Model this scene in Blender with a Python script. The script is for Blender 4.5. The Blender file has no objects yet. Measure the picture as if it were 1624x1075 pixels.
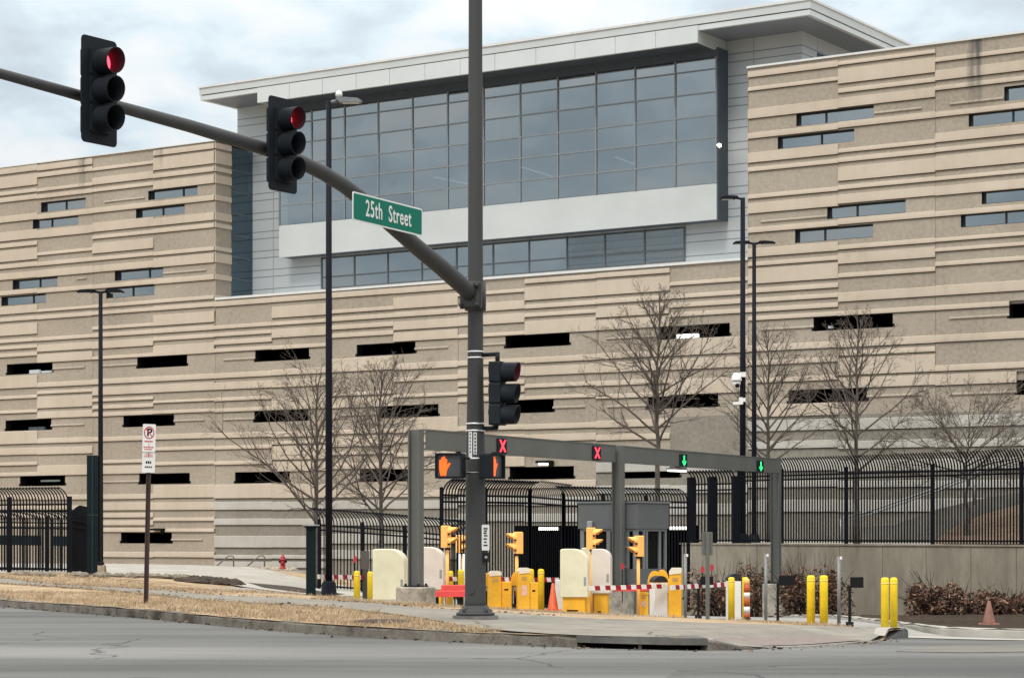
import bpy, math, random
import numpy as np
from mathutils import Vector, Matrix
R = math.radians
sc = bpy.context.scene
col = sc.collection

# ------------------------------------------------------------------ camera, sky, sun, exposure
F = 3517.0            # focal length in pixels of the 1624 px wide photograph
HZ = 844.0            # horizon row
CX = 812.0
EYE = 1.37
cam = bpy.data.cameras.new('camera')
cam.sensor_width = 36.0
cam.lens = 36.0 * F / 1624.0
cam.shift_y = (HZ - 537.5) / 1624.0
cam.clip_start = 0.5
cam.clip_end = 3000.0
cob = bpy.data.objects.new('camera', cam)
cob.location = (0, 0, EYE)
cob.rotation_euler = (R(90), 0, 0)
col.objects.link(cob)
sc.camera = cob
sc.view_settings.view_transform = 'Standard'
sc.view_settings.look = 'None'
sc.view_settings.gamma = 1.0
sc.view_settings.exposure = 0.30

SUN_EL, SUN_AZ = 54.0, 206.0      # azimuth clockwise from +Y: behind the camera, to its left
wd = bpy.data.worlds.new('World')
sc.world = wd
wd.use_nodes = True


def node(nt, typ, ins=None, **props):
    n = nt.nodes.new(typ)
    for k, v in props.items():
        setattr(n, k, v)
    for k, v in (ins or {}).items():
        s = n.inputs[k]
        if isinstance(v, bpy.types.NodeSocket):
            nt.links.new(v, s)
        else:
            s.default_value = v
    return n


def math_(nt, op, a, b=0.0, c=0.0, clamp=False):
    n = nt.nodes.new('ShaderNodeMath')
    n.operation = op
    n.use_clamp = clamp
    for i, v in enumerate((a, b, c)):
        if isinstance(v, bpy.types.NodeSocket):
            nt.links.new(v, n.inputs[i])
        else:
            n.inputs[i].default_value = v
    return n.outputs[0]


def ramp_(nt, fac, stops):
    n = nt.nodes.new('ShaderNodeValToRGB')
    el = n.color_ramp.elements
    while len(el) < len(stops):
        el.new(0.5)
    for e, (p, c) in zip(el, stops):
        e.position = p
        e.color = c if len(c) == 4 else (*c, 1)
    nt.links.new(fac, n.inputs[0])
    return n.outputs[0]


def mix_(nt, fac, a, b, blend='MIX'):
    n = nt.nodes.new('ShaderNodeMix')
    n.data_type = 'RGBA'
    n.blend_type = blend
    for key, v in ((0, fac), (6, a), (7, b)):
        if isinstance(v, bpy.types.NodeSocket):
            nt.links.new(v, n.inputs[key])
        elif key == 0:
            n.inputs[0].default_value = v
        else:
            n.inputs[key].default_value = v if len(v) == 4 else (*v, 1)
    return n.outputs[2]


nt = wd.node_tree
bg = nt.nodes['Background']
sky = node(nt, 'ShaderNodeTexSky', sky_type='NISHITA', sun_disc=False, sun_elevation=R(SUN_EL), sun_rotation=R(SUN_AZ))
tc = node(nt, 'ShaderNodeTexCoord')
sep = node(nt, 'ShaderNodeSeparateXYZ', {0: tc.outputs['Generated']})
zup = math_(nt, 'MAXIMUM', sep.outputs[2], 0.0)
den = math_(nt, 'ADD', zup, 0.30)
cx_ = math_(nt, 'DIVIDE', sep.outputs[0], den)
cy_ = math_(nt, 'DIVIDE', sep.outputs[1], den)
cv = node(nt, 'ShaderNodeCombineXYZ', {0: cx_, 1: cy_, 2: 0.0})
n1 = node(nt, 'ShaderNodeTexNoise', {'Vector': cv.outputs[0], 'Scale': 8.5, 'Detail': 8.0, 'Roughness': 0.52, 'Distortion': 0.2})
n2 = node(nt, 'ShaderNodeTexNoise', {'Vector': cv.outputs[0], 'Scale': 2.6, 'Detail': 3.0, 'Roughness': 0.5})
nn = math_(nt, 'ADD', math_(nt, 'MULTIPLY', n1.outputs[0], 0.62), math_(nt, 'MULTIPLY', n2.outputs[0], 0.38))
CL = 10.0   # cloud colours are divided by the background strength of 0.1
cloud = ramp_(nt, nn, [(0.385, (0.45, 0.55, 0.635)), (0.455, (0.555, 0.675, 0.755)), (0.495, (0.655, 0.785, 0.85)), (0.535, (0.76, 0.84, 0.875)), (0.60, (0.885, 0.905, 0.915))])
elev = math_(nt, 'MULTIPLY_ADD', math_(nt, 'POWER', zup, 1.0), 2.0, 0.56)      # an overcast sky brightens towards the zenith
elev = math_(nt, 'MULTIPLY', elev, CL * 0.98)
cloud = mix_(nt, math_(nt, 'MULTIPLY', zup, 1.3, clamp=True), cloud, (0.90, 0.89, 0.865))
cl = node(nt, 'ShaderNodeVectorMath', {0: cloud, 3: elev}, operation='SCALE')
full = mix_(nt, 0.88, sky.outputs[0], cl.outputs[0])
nt.links.new(full, bg.inputs[0])
bg.inputs[1].default_value = 0.10

sun = bpy.data.lights.new('sun', 'SUN')
sun.energy = 1.5
sun.angle = R(11)
sun.color = (1.0, 0.95, 0.88)
so = bpy.data.objects.new('sun', sun)
sd = Vector((math.sin(R(SUN_AZ)) * math.cos(R(SUN_EL)), math.cos(R(SUN_AZ)) * math.cos(R(SUN_EL)), math.sin(R(SUN_EL))))
so.rotation_euler = sd.to_track_quat('Z', 'Y').to_euler()
so.location = sd * 60
col.objects.link(so)

# ------------------------------------------------------------------ materials
MATS = {}


def mat(name, c, rough=0.7, metal=0.0, var=0.12, scale=3.0, bump=0.0, emit=0.0, speck=0.0, spec=0.4, stretch=(1, 1, 1)):
    """a painted, metal or stone surface: base colour with wear noise"""
    if name in MATS:
        return MATS[name]
    m = bpy.data.materials.new(name)
    m.use_nodes = True
    nt = m.node_tree
    b = nt.nodes['Principled BSDF']
    tc = node(nt, 'ShaderNodeTexCoord')
    mp = node(nt, 'ShaderNodeMapping', {'Vector': tc.outputs['Object'], 'Scale': stretch})
    n = node(nt, 'ShaderNodeTexNoise', {'Vector': mp.outputs[0], 'Scale': scale, 'Detail': 6.0, 'Roughness': 0.6})
    f = math_(nt, 'MULTIPLY_ADD', math_(nt, 'SUBTRACT', n.outputs[0], 0.5), 2.6, 0.5, clamp=True)
    lo = tuple(x * (1 - var) for x in c)
    hi = tuple(min(1, x * (1 + var)) for x in c)
    cc = mix_(nt, f, lo, hi)
    if speck:
        v = node(nt, 'ShaderNodeTexNoise', {'Vector': mp.outputs[0], 'Scale': scale * 9, 'Detail': 3.0, 'Roughness': 0.7})
        g = math_(nt, 'MULTIPLY_ADD', math_(nt, 'SUBTRACT', v.outputs[0], 0.5), 3.0, 0.5, clamp=True)
        cc = mix_(nt, math_(nt, 'MULTIPLY', g, speck), cc, tuple(x * 0.42 for x in c))
    nt.links.new(cc, b.inputs['Base Color'])
    b.inputs['Roughness'].default_value = rough
    b.inputs['Metallic'].default_value = metal
    b.inputs['Specular IOR Level'].default_value = spec
    if bump:
        bp = node(nt, 'ShaderNodeBump', {'Height': n.outputs[0], 'Strength': bump, 'Distance': 0.02})
        nt.links.new(bp.outputs[0], b.inputs['Normal'])
    if emit:
        b.inputs['Emission Color'].default_value = (*c, 1)
        b.inputs['Emission Strength'].default_value = emit
    MATS[name] = m
    return m


# ------------------------------------------------------------------ mesh helpers
class MB:
    def __init__(s):
        s.v, s.f, s.m, s.sm = [], [], [], []

    def add(s, vs, fs, mi=0, smooth=False):
        o = len(s.v)
        s.v += [tuple(x) for x in vs]
        for f in fs:
            s.f.append(tuple(o + i for i in f))
            s.m.append(mi)
            s.sm.append(smooth)
        return s

    def box(s, x0, x1, y0, y1, z0, z1, mi=0):
        vs = [(x0, y0, z0), (x1, y0, z0), (x1, y1, z0), (x0, y1, z0), (x0, y0, z1), (x1, y0, z1), (x1, y1, z1), (x0, y1, z1)]
        return s.add(vs, [(0, 3, 2, 1), (4, 5, 6, 7), (0, 1, 5, 4), (1, 2, 6, 5), (2, 3, 7, 6), (3, 0, 4, 7)], mi)

    def cbox(s, x0, x1, y0, y1, z0, z1, c=0.02, mi=0):
        """box with chamfered vertical and top edges"""
        P = [(x0 + c, y0), (x1 - c, y0), (x1, y0 + c), (x1, y1 - c), (x1 - c, y1), (x0 + c, y1), (x0, y1 - c), (x0, y0 + c)]
        xm, ym = (x0 + x1) / 2, (y0 + y1) / 2
        k = [(p[0] + (c if p[0] < xm else -c) * .8, p[1] + (c if p[1] < ym else -c) * .8) for p in P]
        vs = [(*p, z0) for p in P] + [(*p, z1 - c) for p in P] + [(*p, z1) for p in k]
        fs = [tuple(range(7, -1, -1)), tuple(range(16, 24))]
        for a in (0, 8):
            fs += [(a + i, a + (i + 1) % 8, a + 8 + (i + 1) % 8, a + 8 + i) for i in range(8)]
        return s.add(vs, fs, mi)

    def tube(s, pts, rad, n=8, mi=0, caps=True, smooth=True):
        pts = [Vector(p) for p in pts]
        if not isinstance(rad, (list, tuple)):
            rad = [rad] * len(pts)
        vs, fs = [], []
        prev = None
        for i, p in enumerate(pts):
            a = pts[max(i - 1, 0)]
            b = pts[min(i + 1, len(pts) - 1)]
            d = (b - a).normalized()
            if prev is None:
                u = d.orthogonal().normalized() if abs(d.z) < 0.95 else Vector((1, 0, 0))
                u = (u - d * u.dot(d)).normalized()
            else:
                u = (prev - d * prev.dot(d)).normalized()
            prev = u
            w = d.cross(u)
            for k in range(n):
                t = 2 * math.pi * k / n + (math.pi / 4 if n == 4 else 0)
                vs.append(p + (u * math.cos(t) + w * math.sin(t)) * rad[i])
        for i in range(len(pts) - 1):
            for k in range(n):
                fs.append((i * n + k, i * n + (k + 1) % n, (i + 1) * n + (k + 1) % n, (i + 1) * n + k))
        if caps:
            fs.append(tuple(range(n - 1, -1, -1)))
            fs.append(tuple((len(pts) - 1) * n + k for k in range(n)))
        return s.add(vs, fs, mi, smooth and n > 4)

    def lathe(s, prof, n=20, c=(0, 0, 0), mi=0, smooth=True):
        vs, fs = [], []
        for r, z in prof:
            for k in range(n):
                t = 2 * math.pi * k / n
                vs.append((c[0] + r * math.cos(t), c[1] + r * math.sin(t), c[2] + z))
        m = len(prof)
        for i in range(m - 1):
            for k in range(n):
                fs.append((i * n + k, i * n + (k + 1) % n, (i + 1) * n + (k + 1) % n, (i + 1) * n + k))
        fs.append(tuple(range(n - 1, -1, -1)))
        fs.append(tuple((m - 1) * n + k for k in range(n)))
        return s.add(vs, fs, mi, smooth)

    def prism(s, poly, y0, y1, mi=0, smooth=False):
        """polygon in x,z (counter-clockwise seen from -y) given thickness along y"""
        n = len(poly)
        vs = [(x, y0, z) for x, z in poly] + [(x, y1, z) for x, z in poly]
        fs = [tuple(range(n)), tuple(range(2 * n - 1, n - 1, -1))]
        s.add(vs, fs, mi)
        o = len(s.v) - 2 * n
        for i in range(n):
            s.f.append((o + (i + 1) % n, o + i, o + n + i, o + n + (i + 1) % n))
            s.m.append(mi)
            s.sm.append(smooth)
        return s

    def build(s, name, mats, parent=None):
        me = bpy.data.meshes.new(name)
        me.from_pydata(s.v, [], s.f)
        if not isinstance(mats, (list, tuple)):
            mats = [mats]
        for m in mats:
            me.materials.append(m)
        me.polygons.foreach_set('material_index', s.m)
        me.polygons.foreach_set('use_smooth', s.sm)
        me.update()
        o = bpy.data.objects.new(name, me)
        col.objects.link(o)
        if parent is not None:
            o.parent = parent
        return o


def tag(o, label=None, cat=None, group=None, kind=None):
    for k, v in (('label', label), ('category', cat), ('group', group), ('kind', kind)):
        if v:
            o[k] = v
    return o


def thing(name, label, cat, loc=(0, 0, 0), rz=0.0, group=None):
    o = bpy.data.objects.new(name, None)
    o.empty_display_size = 0.2
    o.location = loc
    o.rotation_euler = (0, 0, rz)
    col.objects.link(o)
    return tag(o, label, cat, group)


def copy_thing(src, loc, rz, label):
    c = src.copy()
    col.objects.link(c)
    c.location = loc
    c.rotation_euler = (0, 0, rz)
    c['label'] = label
    for ch in list(src.children):
        d = ch.copy()
        col.objects.link(d)
        d.parent = c
        for g in list(ch.children):
            e = g.copy()
            col.objects.link(e)
            e.parent = d
    return c


def W(px, py, Y):
    """real point at distance Y seen at a pixel of the photograph"""
    return Vector(((px - CX) / F * Y, Y, EYE - (py - HZ) / F * Y))


# ------------------------------------------------------------------ lie of the land
CTRL = [W(0, 952, 45.3), W(0, 925, 62), W(0, 908, 75), W(140, 908, 74), W(231, 958, 42.3), W(420, 962, 40.8), W(752, 983, 34.6),
        W(493, 943, 56), W(566, 948, 57), W(655, 957, 54), W(820, 967, 57), W(900, 970, 58), W(980, 972, 64), W(1043, 976, 58),
        W(1160, 982, 56), W(1231, 981, 76), W(1296, 991, 49.6), W(1410, 1000, 44), W(1500, 1001, 48), W(1624, 1004, 47),
        W(1500, 978, 66), W(1700, 978, 62), W(300, 905, 95), W(450, 903, 100), W(300, 905, 118), W(100, 905, 124), W(-200, 905, 90),
        W(630, 943, 79), W(540, 940, 76)]
CTRL += [Vector(p) for p in ((-20, 30, 0), (-20, 12, 0), (0, 10, 0), (20, 12, 0), (-8, 25, 0), (0, 27, 0), (2.3, 28.7, -0.02), (9, 27, -0.02), (16, 27, -0.05),
                             (12, 36, -0.30), (18, 38, -0.42), (1.6, 104, -2.3), (7.5, 100, -2.3), (2, 85, -1.75), (6, 88, -2.0), (30, 62, -0.9), (-30, 70, 0.0), (-45, 50, 0.1),
                             (-60, 140, -0.6), (0, 140, -1.8), (40, 120, -1.0), (50, 40, -0.4), (-60, 10, 0), (60, 5, 0))]
A_ = np.array([(p.x, p.y) for p in CTRL]) / 20.0
Zc = np.array([p.z for p in CTRL])


def _phi(r2):
    return np.where(r2 > 1e-12, 0.5 * r2 * np.log(np.maximum(r2, 1e-12)), 0.0)


_n = len(A_)
_K = _phi(((A_[:, None, :] - A_[None, :, :]) ** 2).sum(-1)) + np.eye(_n) * 0.004
_P = np.c_[np.ones(_n), A_]
_L = np.r_[np.c_[_K, _P], np.c_[_P.T, np.zeros((3, 3))]]
_w = np.linalg.solve(_L, np.r_[Zc, np.zeros(3)])


def G(x, y):
    q = np.array([max(min(x, 70), -70), max(min(y, 150), 5)]) / 20.0
    r2 = ((A_ - q) ** 2).sum(-1)
    return float(_phi(r2) @ _w[:_n] + _w[_n] + _w[_n + 1] * q[0] + _w[_n + 2] * q[1])


def ground_at(px, py, off=0.0, y0=18.0, y1=140.0):
    """where the sight line of a pixel first meets the ground"""
    y = y0
    last = None
    while y < y1:
        p = W(px, py, y)
        d = p.z - (G(p.x, p.y) + off)
        if d <= 0:
            if last is None:
                return p.x, p.y
            t = last / (last - d)
            p = W(px, py, y - 0.5 + 0.5 * t)
            return p.x, p.y
        last = d
        y += 0.5
    p = W(px, py, y1)
    return p.x, p.y


def on_ground(px, Y):
    x = (px - CX) / F * Y
    return Vector((x, Y, G(x, Y)))
# ------------------------------------------------------------------ ground, road, kerb, pavements
KERB = [(-46, 115), (-25, 74), (-17, 58.5), (-10.8, 46.6), (-7.6, 40.4), (-4.7, 35), (-2.45, 31.9), (-0.45, 30.3), (0.91, 29.3), (2.25, 28.8), (2.95, 29.1),
        (4.0, 30.1), (4.9, 31.7), (5.8, 34.3), (6.7, 37.6), (7.25, 40.6), (7.65, 43.2), (7.75, 45.0), (7.5, 47.2), (7.0, 48.6)]
BACK = [(-46, 140), (-25, 92), (-14.2, 73), (-8.0, 60.5), (-4.6, 55.6), (-3.0, 53.4), (-1.8, 53.5), (0.1, 55.0), (1.6, 56.2), (3.7, 56.6), (5.5, 54.6), (6.6, 51.8), (7.0, 49.4), (7.0, 48.6)]


def resample(pts, n=None, step=None):
    pts = [Vector((*p, 0)) if len(p) == 2 else Vector(p) for p in pts]
    ds = [0]
    for a, b in zip(pts, pts[1:]):
        ds.append(ds[-1] + (b - a).length)
    if n is None:
        n = max(2, int(ds[-1] / step))
    out = []
    for i in range(n + 1):
        d = ds[-1] * i / n
        k = 0
        while k < len(ds) - 2 and ds[k + 1] < d:
            k += 1
        t = (d - ds[k]) / max(ds[k + 1] - ds[k], 1e-9)
        out.append(pts[k].lerp(pts[k + 1], min(max(t, 0), 1)))
    return out


def smooth_line(pts, it=2):
    pts = [Vector((*p, 0)) for p in pts]
    for _ in range(it):
        q = [pts[0]]
        for a, b in zip(pts, pts[1:]):
            q += [a.lerp(b, 0.25), a.lerp(b, 0.75)]
        q.append(pts[-1])
        pts = q
    return [(p.x, p.y) for p in pts]


KL = resample(smooth_line(KERB, 1), step=0.5)
KA = np.array([(p.x, p.y) for p in KL])


def kerb_side(x, y):
    """signed distance to the kerb line, positive on the road side"""
    d = KA - (x, y)
    i = int((d ** 2).sum(1).argmin())
    j = min(max(i, 1), len(KA) - 2)
    t = KA[j + 1] - KA[j - 1]
    w = np.array((x, y)) - KA[i]
    s = t[0] * w[1] - t[1] * w[0]
    return math.hypot(*w) * (-1 if s > 0 else 1)


iR0 = int(((KA - (2.9, 29.1)) ** 2).sum(1).argmin())
iR1 = int(((KA - (5.8, 34.3)) ** 2).sum(1).argmin())


def drop(x, y):
    """how far the pavement is lowered where the kerb ramp meets the road"""
    if not (1.0 < x < 8.0 and 27.0 < y < 38.0):
        return 0.0
    i = int(((KA - (x, y)) ** 2).sum(1).argmin())
    d = math.hypot(KA[i][0] - x, KA[i][1] - y)
    sm = lambda t: min(1, max(0, t)) ** 2 * (3 - 2 * min(1, max(0, t)))
    m = sm((i - iR0 + 1.5) / 2.5) * sm((iR1 - i + 1.5) / 2.5)
    return 0.168 * m * sm(1.0 - d / 2.2)


def drive_drop(x, y):
    t = min(1, max(0, (52.0 - y) / 4.5))
    return 0.125 * t


def strip(name, a, b, nacross, off, m, kind='structure', rough=0.0, low=None):
    """sheet between two polylines of equal count, draped over the ground"""
    mb = MB()
    n = len(a)
    rnd = random.Random(5)
    vs = []
    for p, q in zip(a, b):
        for k in range(nacross + 1):
            c = p.lerp(q, k / nacross)
            vs.append((c.x, c.y, G(c.x, c.y) + off + rnd.uniform(-rough, rough) - (low(c.x, c.y) if low else 0.0)))
    w = nacross + 1
    fs = []
    for i in range(n - 1):
        for k in range(nacross):
            fs.append((i * w + k, (i + 1) * w + k, (i + 1) * w + k + 1, i * w + k + 1))
    mb.add(vs, fs, 0, True)
    o = mb.build(name, m)
    return tag(o, kind=kind)


# ---- materials of the ground
def ground_mat(name, stops, scale, stretch=(1, 1, 1), fine=60.0, fine_amt=0.35, rough=0.95, bump=0.6, big=0.12, rot=0.0, cracks=0.0, bigamt=0.35):
    m = bpy.data.materials.new(name)
    m.use_nodes = True
    nt = m.node_tree
    b = nt.nodes['Principled BSDF']
    tc = node(nt, 'ShaderNodeTexCoord')
    mp = node(nt, 'ShaderNodeMapping', {'Vector': tc.outputs['Object'], 'Rotation': (0, 0, rot), 'Scale': stretch})
    n = node(nt, 'ShaderNodeTexNoise', {'Vector': mp.outputs[0], 'Scale': scale, 'Detail': 8.0, 'Roughness': 0.62})
    f = node(nt, 'ShaderNodeTexNoise', {'Vector': tc.outputs['Object'], 'Scale': fine, 'Detail': 3.0, 'Roughness': 0.7})
    g = node(nt, 'ShaderNodeTexNoise', {'Vector': tc.outputs['Object'], 'Scale': big, 'Detail': 3.0})
    v = math_(nt, 'ADD', math_(nt, 'MULTIPLY', n.outputs[0], 1 - fine_amt), math_(nt, 'MULTIPLY', f.outputs[0], fine_amt))
    v = math_(nt, 'ADD', v, math_(nt, 'MULTIPLY', math_(nt, 'SUBTRACT', g.outputs[0], 0.5), bigamt))
    cc = ramp_(nt, v, stops)
    if cracks:
        vn = node(nt, 'ShaderNodeTexNoise', {'Vector': tc.outputs['Object'], 'Scale': 0.8, 'Detail': 4.0})
        vv = node(nt, 'ShaderNodeVectorMath', {0: tc.outputs['Object'], 1: vn.outputs[1]}, operation='ADD')
        vo = node(nt, 'ShaderNodeTexVoronoi', {'Vector': vv.outputs[0], 'Scale': cracks}, feature='DISTANCE_TO_EDGE')
        ck = math_(nt, 'LESS_THAN', vo.outputs[0], 0.004 + 0.008 * cracks)
        gate = math_(nt, 'GREATER_THAN', g.outputs[0], 0.47)
        cc = mix_(nt, math_(nt, 'MULTIPLY', math_(nt, 'MULTIPLY', ck, gate), 0.65), cc, (0.045, 0.044, 0.042))
    nt.links.new(cc, b.inputs['Base Color'])
    b.inputs['Roughness'].default_value = rough
    b.inputs['Specular IOR Level'].default_value = 0.10
    bp = node(nt, 'ShaderNodeBump', {'Height': v, 'Strength': bump, 'Distance': 0.03})
    nt.links.new(bp.outputs[0], b.inputs['Normal'])
    MATS[name] = m
    return m


ROADDIR = math.atan2(-11.6, 6.1)
M_grass = ground_mat('dry turf', [(0.32, (0.15, 0.105, 0.065)), (0.42, (0.29, 0.21, 0.13)), (0.54, (0.385, 0.285, 0.18)), (0.72, (0.45, 0.345, 0.23))], 2.2, fine=40, big=0.5, bigamt=0.55)
M_asph = ground_mat('worn asphalt', [(0.36, (0.088, 0.088, 0.085)), (0.46, (0.118, 0.118, 0.113)), (0.54, (0.148, 0.147, 0.140)), (0.64, (0.205, 0.203, 0.192))], 0.34,
                    stretch=(0.12, 1.0, 1.0), fine=34, fine_amt=0.24, rough=0.95, bump=0.2, big=0.09, rot=1.05, cracks=0.22)
M_conc = ground_mat('pavement concrete', [(0.30, (0.155, 0.143, 0.122)), (0.5, (0.225, 0.208, 0.178)), (0.7, (0.295, 0.275, 0.24))], 1.6, fine=50, fine_amt=0.3, bump=0.2, cracks=0.3)
M_conc2 = ground_mat('pale concrete', [(0.30, (0.27, 0.255, 0.225)), (0.5, (0.36, 0.34, 0.30)), (0.7, (0.44, 0.42, 0.375))], 1.2, fine=40, fine_amt=0.3, bump=0.15)
M_kerb = ground_mat('kerb stone', [(0.36, (0.05, 0.043, 0.035)), (0.47, (0.125, 0.11, 0.092)), (0.58, (0.185, 0.165, 0.14)), (0.72, (0.25, 0.228, 0.196))], 2.4, fine=30, bump=0.7)
M_mulch = ground_mat('mulch', [(0.3, (0.015, 0.011, 0.008)), (0.5, (0.045, 0.032, 0.022)), (0.7, (0.10, 0.075, 0.05))], 5.0, fine=35, bump=1.0)
M_soil = ground_mat('soil', [(0.3, (0.03, 0.024, 0.02)), (0.5, (0.065, 0.052, 0.042)), (0.7, (0.12, 0.10, 0.08))], 5.0, fine=35, bump=1.0)
M_drive = ground_mat('driveway concrete', [(0.3, (0.20, 0.195, 0.185)), (0.5, (0.29, 0.28, 0.262)), (0.7, (0.37, 0.36, 0.335))], 1.0, fine=40, fine_amt=0.25, bump=0.2)
M_bank = ground_mat('bank soil', [(0.3, (0.09, 0.065, 0.048)), (0.5, (0.165, 0.12, 0.085)), (0.7, (0.24, 0.175, 0.125))], 2.5, fine=30, bump=0.8)
M_rwall = mat('retaining wall concrete', (0.235, 0.208, 0.160), 0.9, var=0.3, scale=1.3, bump=0.2, speck=0.15, stretch=(1, 1, 0.35))

# ---- ground sheet to the horizon
xs = sorted(set([-900, -500, -300, -180, -120, -90] + list(np.arange(-70, -20, 5)) + list(np.arange(-20, 20.01, 0.8)) + list(np.arange(22, 70, 5)) + [90, 120, 180, 300, 500, 900]))
ys = sorted(set([-300, -120, -40, 0] + list(np.arange(6, 24, 3)) + list(np.arange(24, 62, 0.8)) + list(np.arange(62, 110, 2.0)) + list(np.arange(110, 150, 5)) + [160, 200, 300, 500, 900, 1500]))
mb = MB()
vs = []
for y in ys:
    for x in xs:
        s = kerb_side(x, y) if -50 < x < 12 and 5 < y < 110 else (1 if y < 60 else -1)
        z = G(x, y)
        inside = s < -1.6 and not (x > 7.2)
        if y < 110 and not inside:
            z -= 0.45
        else:
            z -= 0.05
        vs.append((x, y, z))
w = len(xs)
fs = [(j * w + i, j * w + i + 1, (j + 1) * w + i + 1, (j + 1) * w + i) for j in range(len(ys) - 1) for i in range(w - 1)]
mb.add(vs, fs, 0, True)
tag(mb.build('ground', M_grass), kind='structure')

# ---- verge behind the kerb
n = 170
ka = resample(smooth_line(KERB, 1), n=n)
kb = []
tgt = resample(smooth_line(BACK, 1), n=n)
strip('verge', ka, tgt, 30, 0.0, M_grass, rough=0.008, low=lambda x, y: drop(x, y) * 1.12)

# ---- road in front of the kerb
rd = []
for i, p in enumerate(ka):
    t = (ka[min(i + 1, n)] - ka[max(i - 1, 0)]).normalized()
    rd.append(p)
far = resample([(-90, 60), (-70, 10), (-40, -10), (0, -12), (40, -10), (75, 10), (75, 40), (60, 52), (30, 54), (12, 52), (8.2, 50.5)], n=n)
strip('road', rd, far, 30, -0.15, M_asph)


# ---- kerb stones, each run a sheet with a rounded top edge
def kerb(name, line, off_fn, h=0.15, wd_=0.17, m=M_kerb, down=0.25):
    mb = MB()
    rnd = random.Random(3)
    prof = [(-0.02, -down), (0.0, h - 0.03), (0.03, h), (wd_, h + 0.005), (wd_ + 0.02, -0.05)]
    vs = []
    for i, p in enumerate(line):
        t = (line[min(i + 1, len(line) - 1)] - line[max(i - 1, 0)]).normalized()
        nrm = Vector((-t.y, t.x, 0))
        z0 = G(p.x, p.y) - 0.15
        hh = off_fn(i / (len(line) - 1))
        jx, jz = rnd.uniform(-0.012, 0.012), rnd.uniform(-0.008, 0.008)
        for a, b in prof:
            q = p + nrm * (a + jx)
            vs.append((q.x, q.y, z0 + (b * hh if b > 0 else b) + jz))
    k = len(prof)
    fs = [(i * k + j, (i + 1) * k + j, (i + 1) * k + j + 1, i * k + j + 1) for i in range(len(line) - 1) for j in range(k - 1)]
    fs += [tuple(range(k)), tuple((len(line) - 1) * k + j for j in range(k - 1, -1, -1))]
    mb.add(vs, fs, 0)
    return tag(mb.build(name, m), kind='structure')


kf = resample(smooth_line(KERB, 1), step=0.30)
iA = min(range(len(kf)), key=lambda i: (kf[i] - Vector((-0.1, 30.0, 0))).length)
iB = min(range(len(kf)), key=lambda i: (kf[i] - Vector((2.55, 28.85, 0))).length)
iA = min(range(len(kf)), key=lambda i: (kf[i] - Vector((0.95, 29.3, 0))).length)
iC = min(range(len(kf)), key=lambda i: (kf[i] - Vector((5.9, 34.6, 0))).length)
kerb('kerb', kf[:iA + 1], lambda t: 1.0)
kerb('kerb', kf[iB:iB + 4], lambda t: 1.0 - 0.95 * t)
kerb('kerb', kf[iC:], lambda t: min(1.15, 0.1 + t * 6), m=mat('dark kerb', (0.10, 0.097, 0.092), 0.9, var=0.35, scale=2.0, speck=0.2))
for i in range(iA % 6, iA, 6):      # joints of the kerb stones are pattern: thin dark gaps
    pass

# storm drain: slab over an open throat
t_ = thing('storm_drain', 'dark concrete kerb inlet with a long open throat at the road edge', 'storm drain', (0, 0, 0))
ln = kf[iA:iB + 1]
top, back, mid = MB(), MB(), MB()


def along(line, a0, a1, z0, z1, mbx):
    vs = []
    for i, p in enumerate(line):
        t = (line[min(i + 1, len(line) - 1)] - line[max(i - 1, 0)]).normalized()
        nrm = Vector((-t.y, t.x, 0))
        zb = G(p.x, p.y) - 0.15
        for a, z in ((a0, z0), (a0, z1), (a1, z1), (a1, z0)):
            q = p + nrm * a
            vs.append((q.x, q.y, zb + z))
    fs = []
    for i in range(len(line) - 1):
        for j in range(4):
            fs.append((i * 4 + j, (i + 1) * 4 + j, (i + 1) * 4 + (j + 1) % 4, i * 4 + (j + 1) % 4))
    fs += [(0, 1, 2, 3), tuple((len(line) - 1) * 4 + j for j in (3, 2, 1, 0))]
    mbx.add(vs, fs)


along(ln, -0.01, 0.75, 0.075, 0.165, top)
along(ln, 0.45, 0.55, -0.30, 0.07, back)
pm = ln[len(ln) // 2]
mid.box(pm.x - 0.02, pm.x + 0.02, pm.y + 0.02, pm.y + 0.10, G(pm.x, pm.y) - 0.30, G(pm.x, pm.y) - 0.072)
M_dconc = mat('stained concrete', (0.115, 0.108, 0.098), 0.9, var=0.4, scale=2.5, speck=0.25)
top.build('cover_slab', M_dconc, t_)
back.build('throat', mat('throat dark', (0.012, 0.012, 0.012), 1.0), t_)
mid.build('divider', mat('rusty iron', (0.10, 0.07, 0.055), 0.8, var=0.4), t_)

# ---- sidewalk
sw_f = [ground_at(*p) for p in ((0, 925), (340, 953), (500, 962), (600, 972), (669, 981), (720, 991), (760, 998), (850, 1006))]
sw_b = [ground_at(*p) for p in ((0, 916.5), (340, 944.5), (500, 951), (600, 958), (669, 964.5), (769, 971), (850, 976), (950, 983))]
sw_f = [(-40, 100), (-27, 82)] + sw_f + [(1.4, 29.05), (2.3, 28.95), (3.0, 29.3), (4.0, 30.3), (4.9, 31.9), (5.75, 34.5), (6.55, 37.8), (7.05, 40.5), (7.4, 42.9), (7.5, 45.0)]
sw_b = [(-42, 112), (-29, 90)] + sw_b + [(2.1, 38.0), (3.0, 37.0), (3.9, 36.8), (4.6, 37.3), (5.2, 38.3), (5.9, 40.0), (6.5, 42.0), (6.85, 44.0), (6.95, 46.0)]
# drop the repeated part of the tangled grazing rows: keep the strips monotone
strip('sidewalk', resample(sw_f, n=120), resample(sw_b, n=120), 10, 0.022, M_conc, low=drop)

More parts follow.
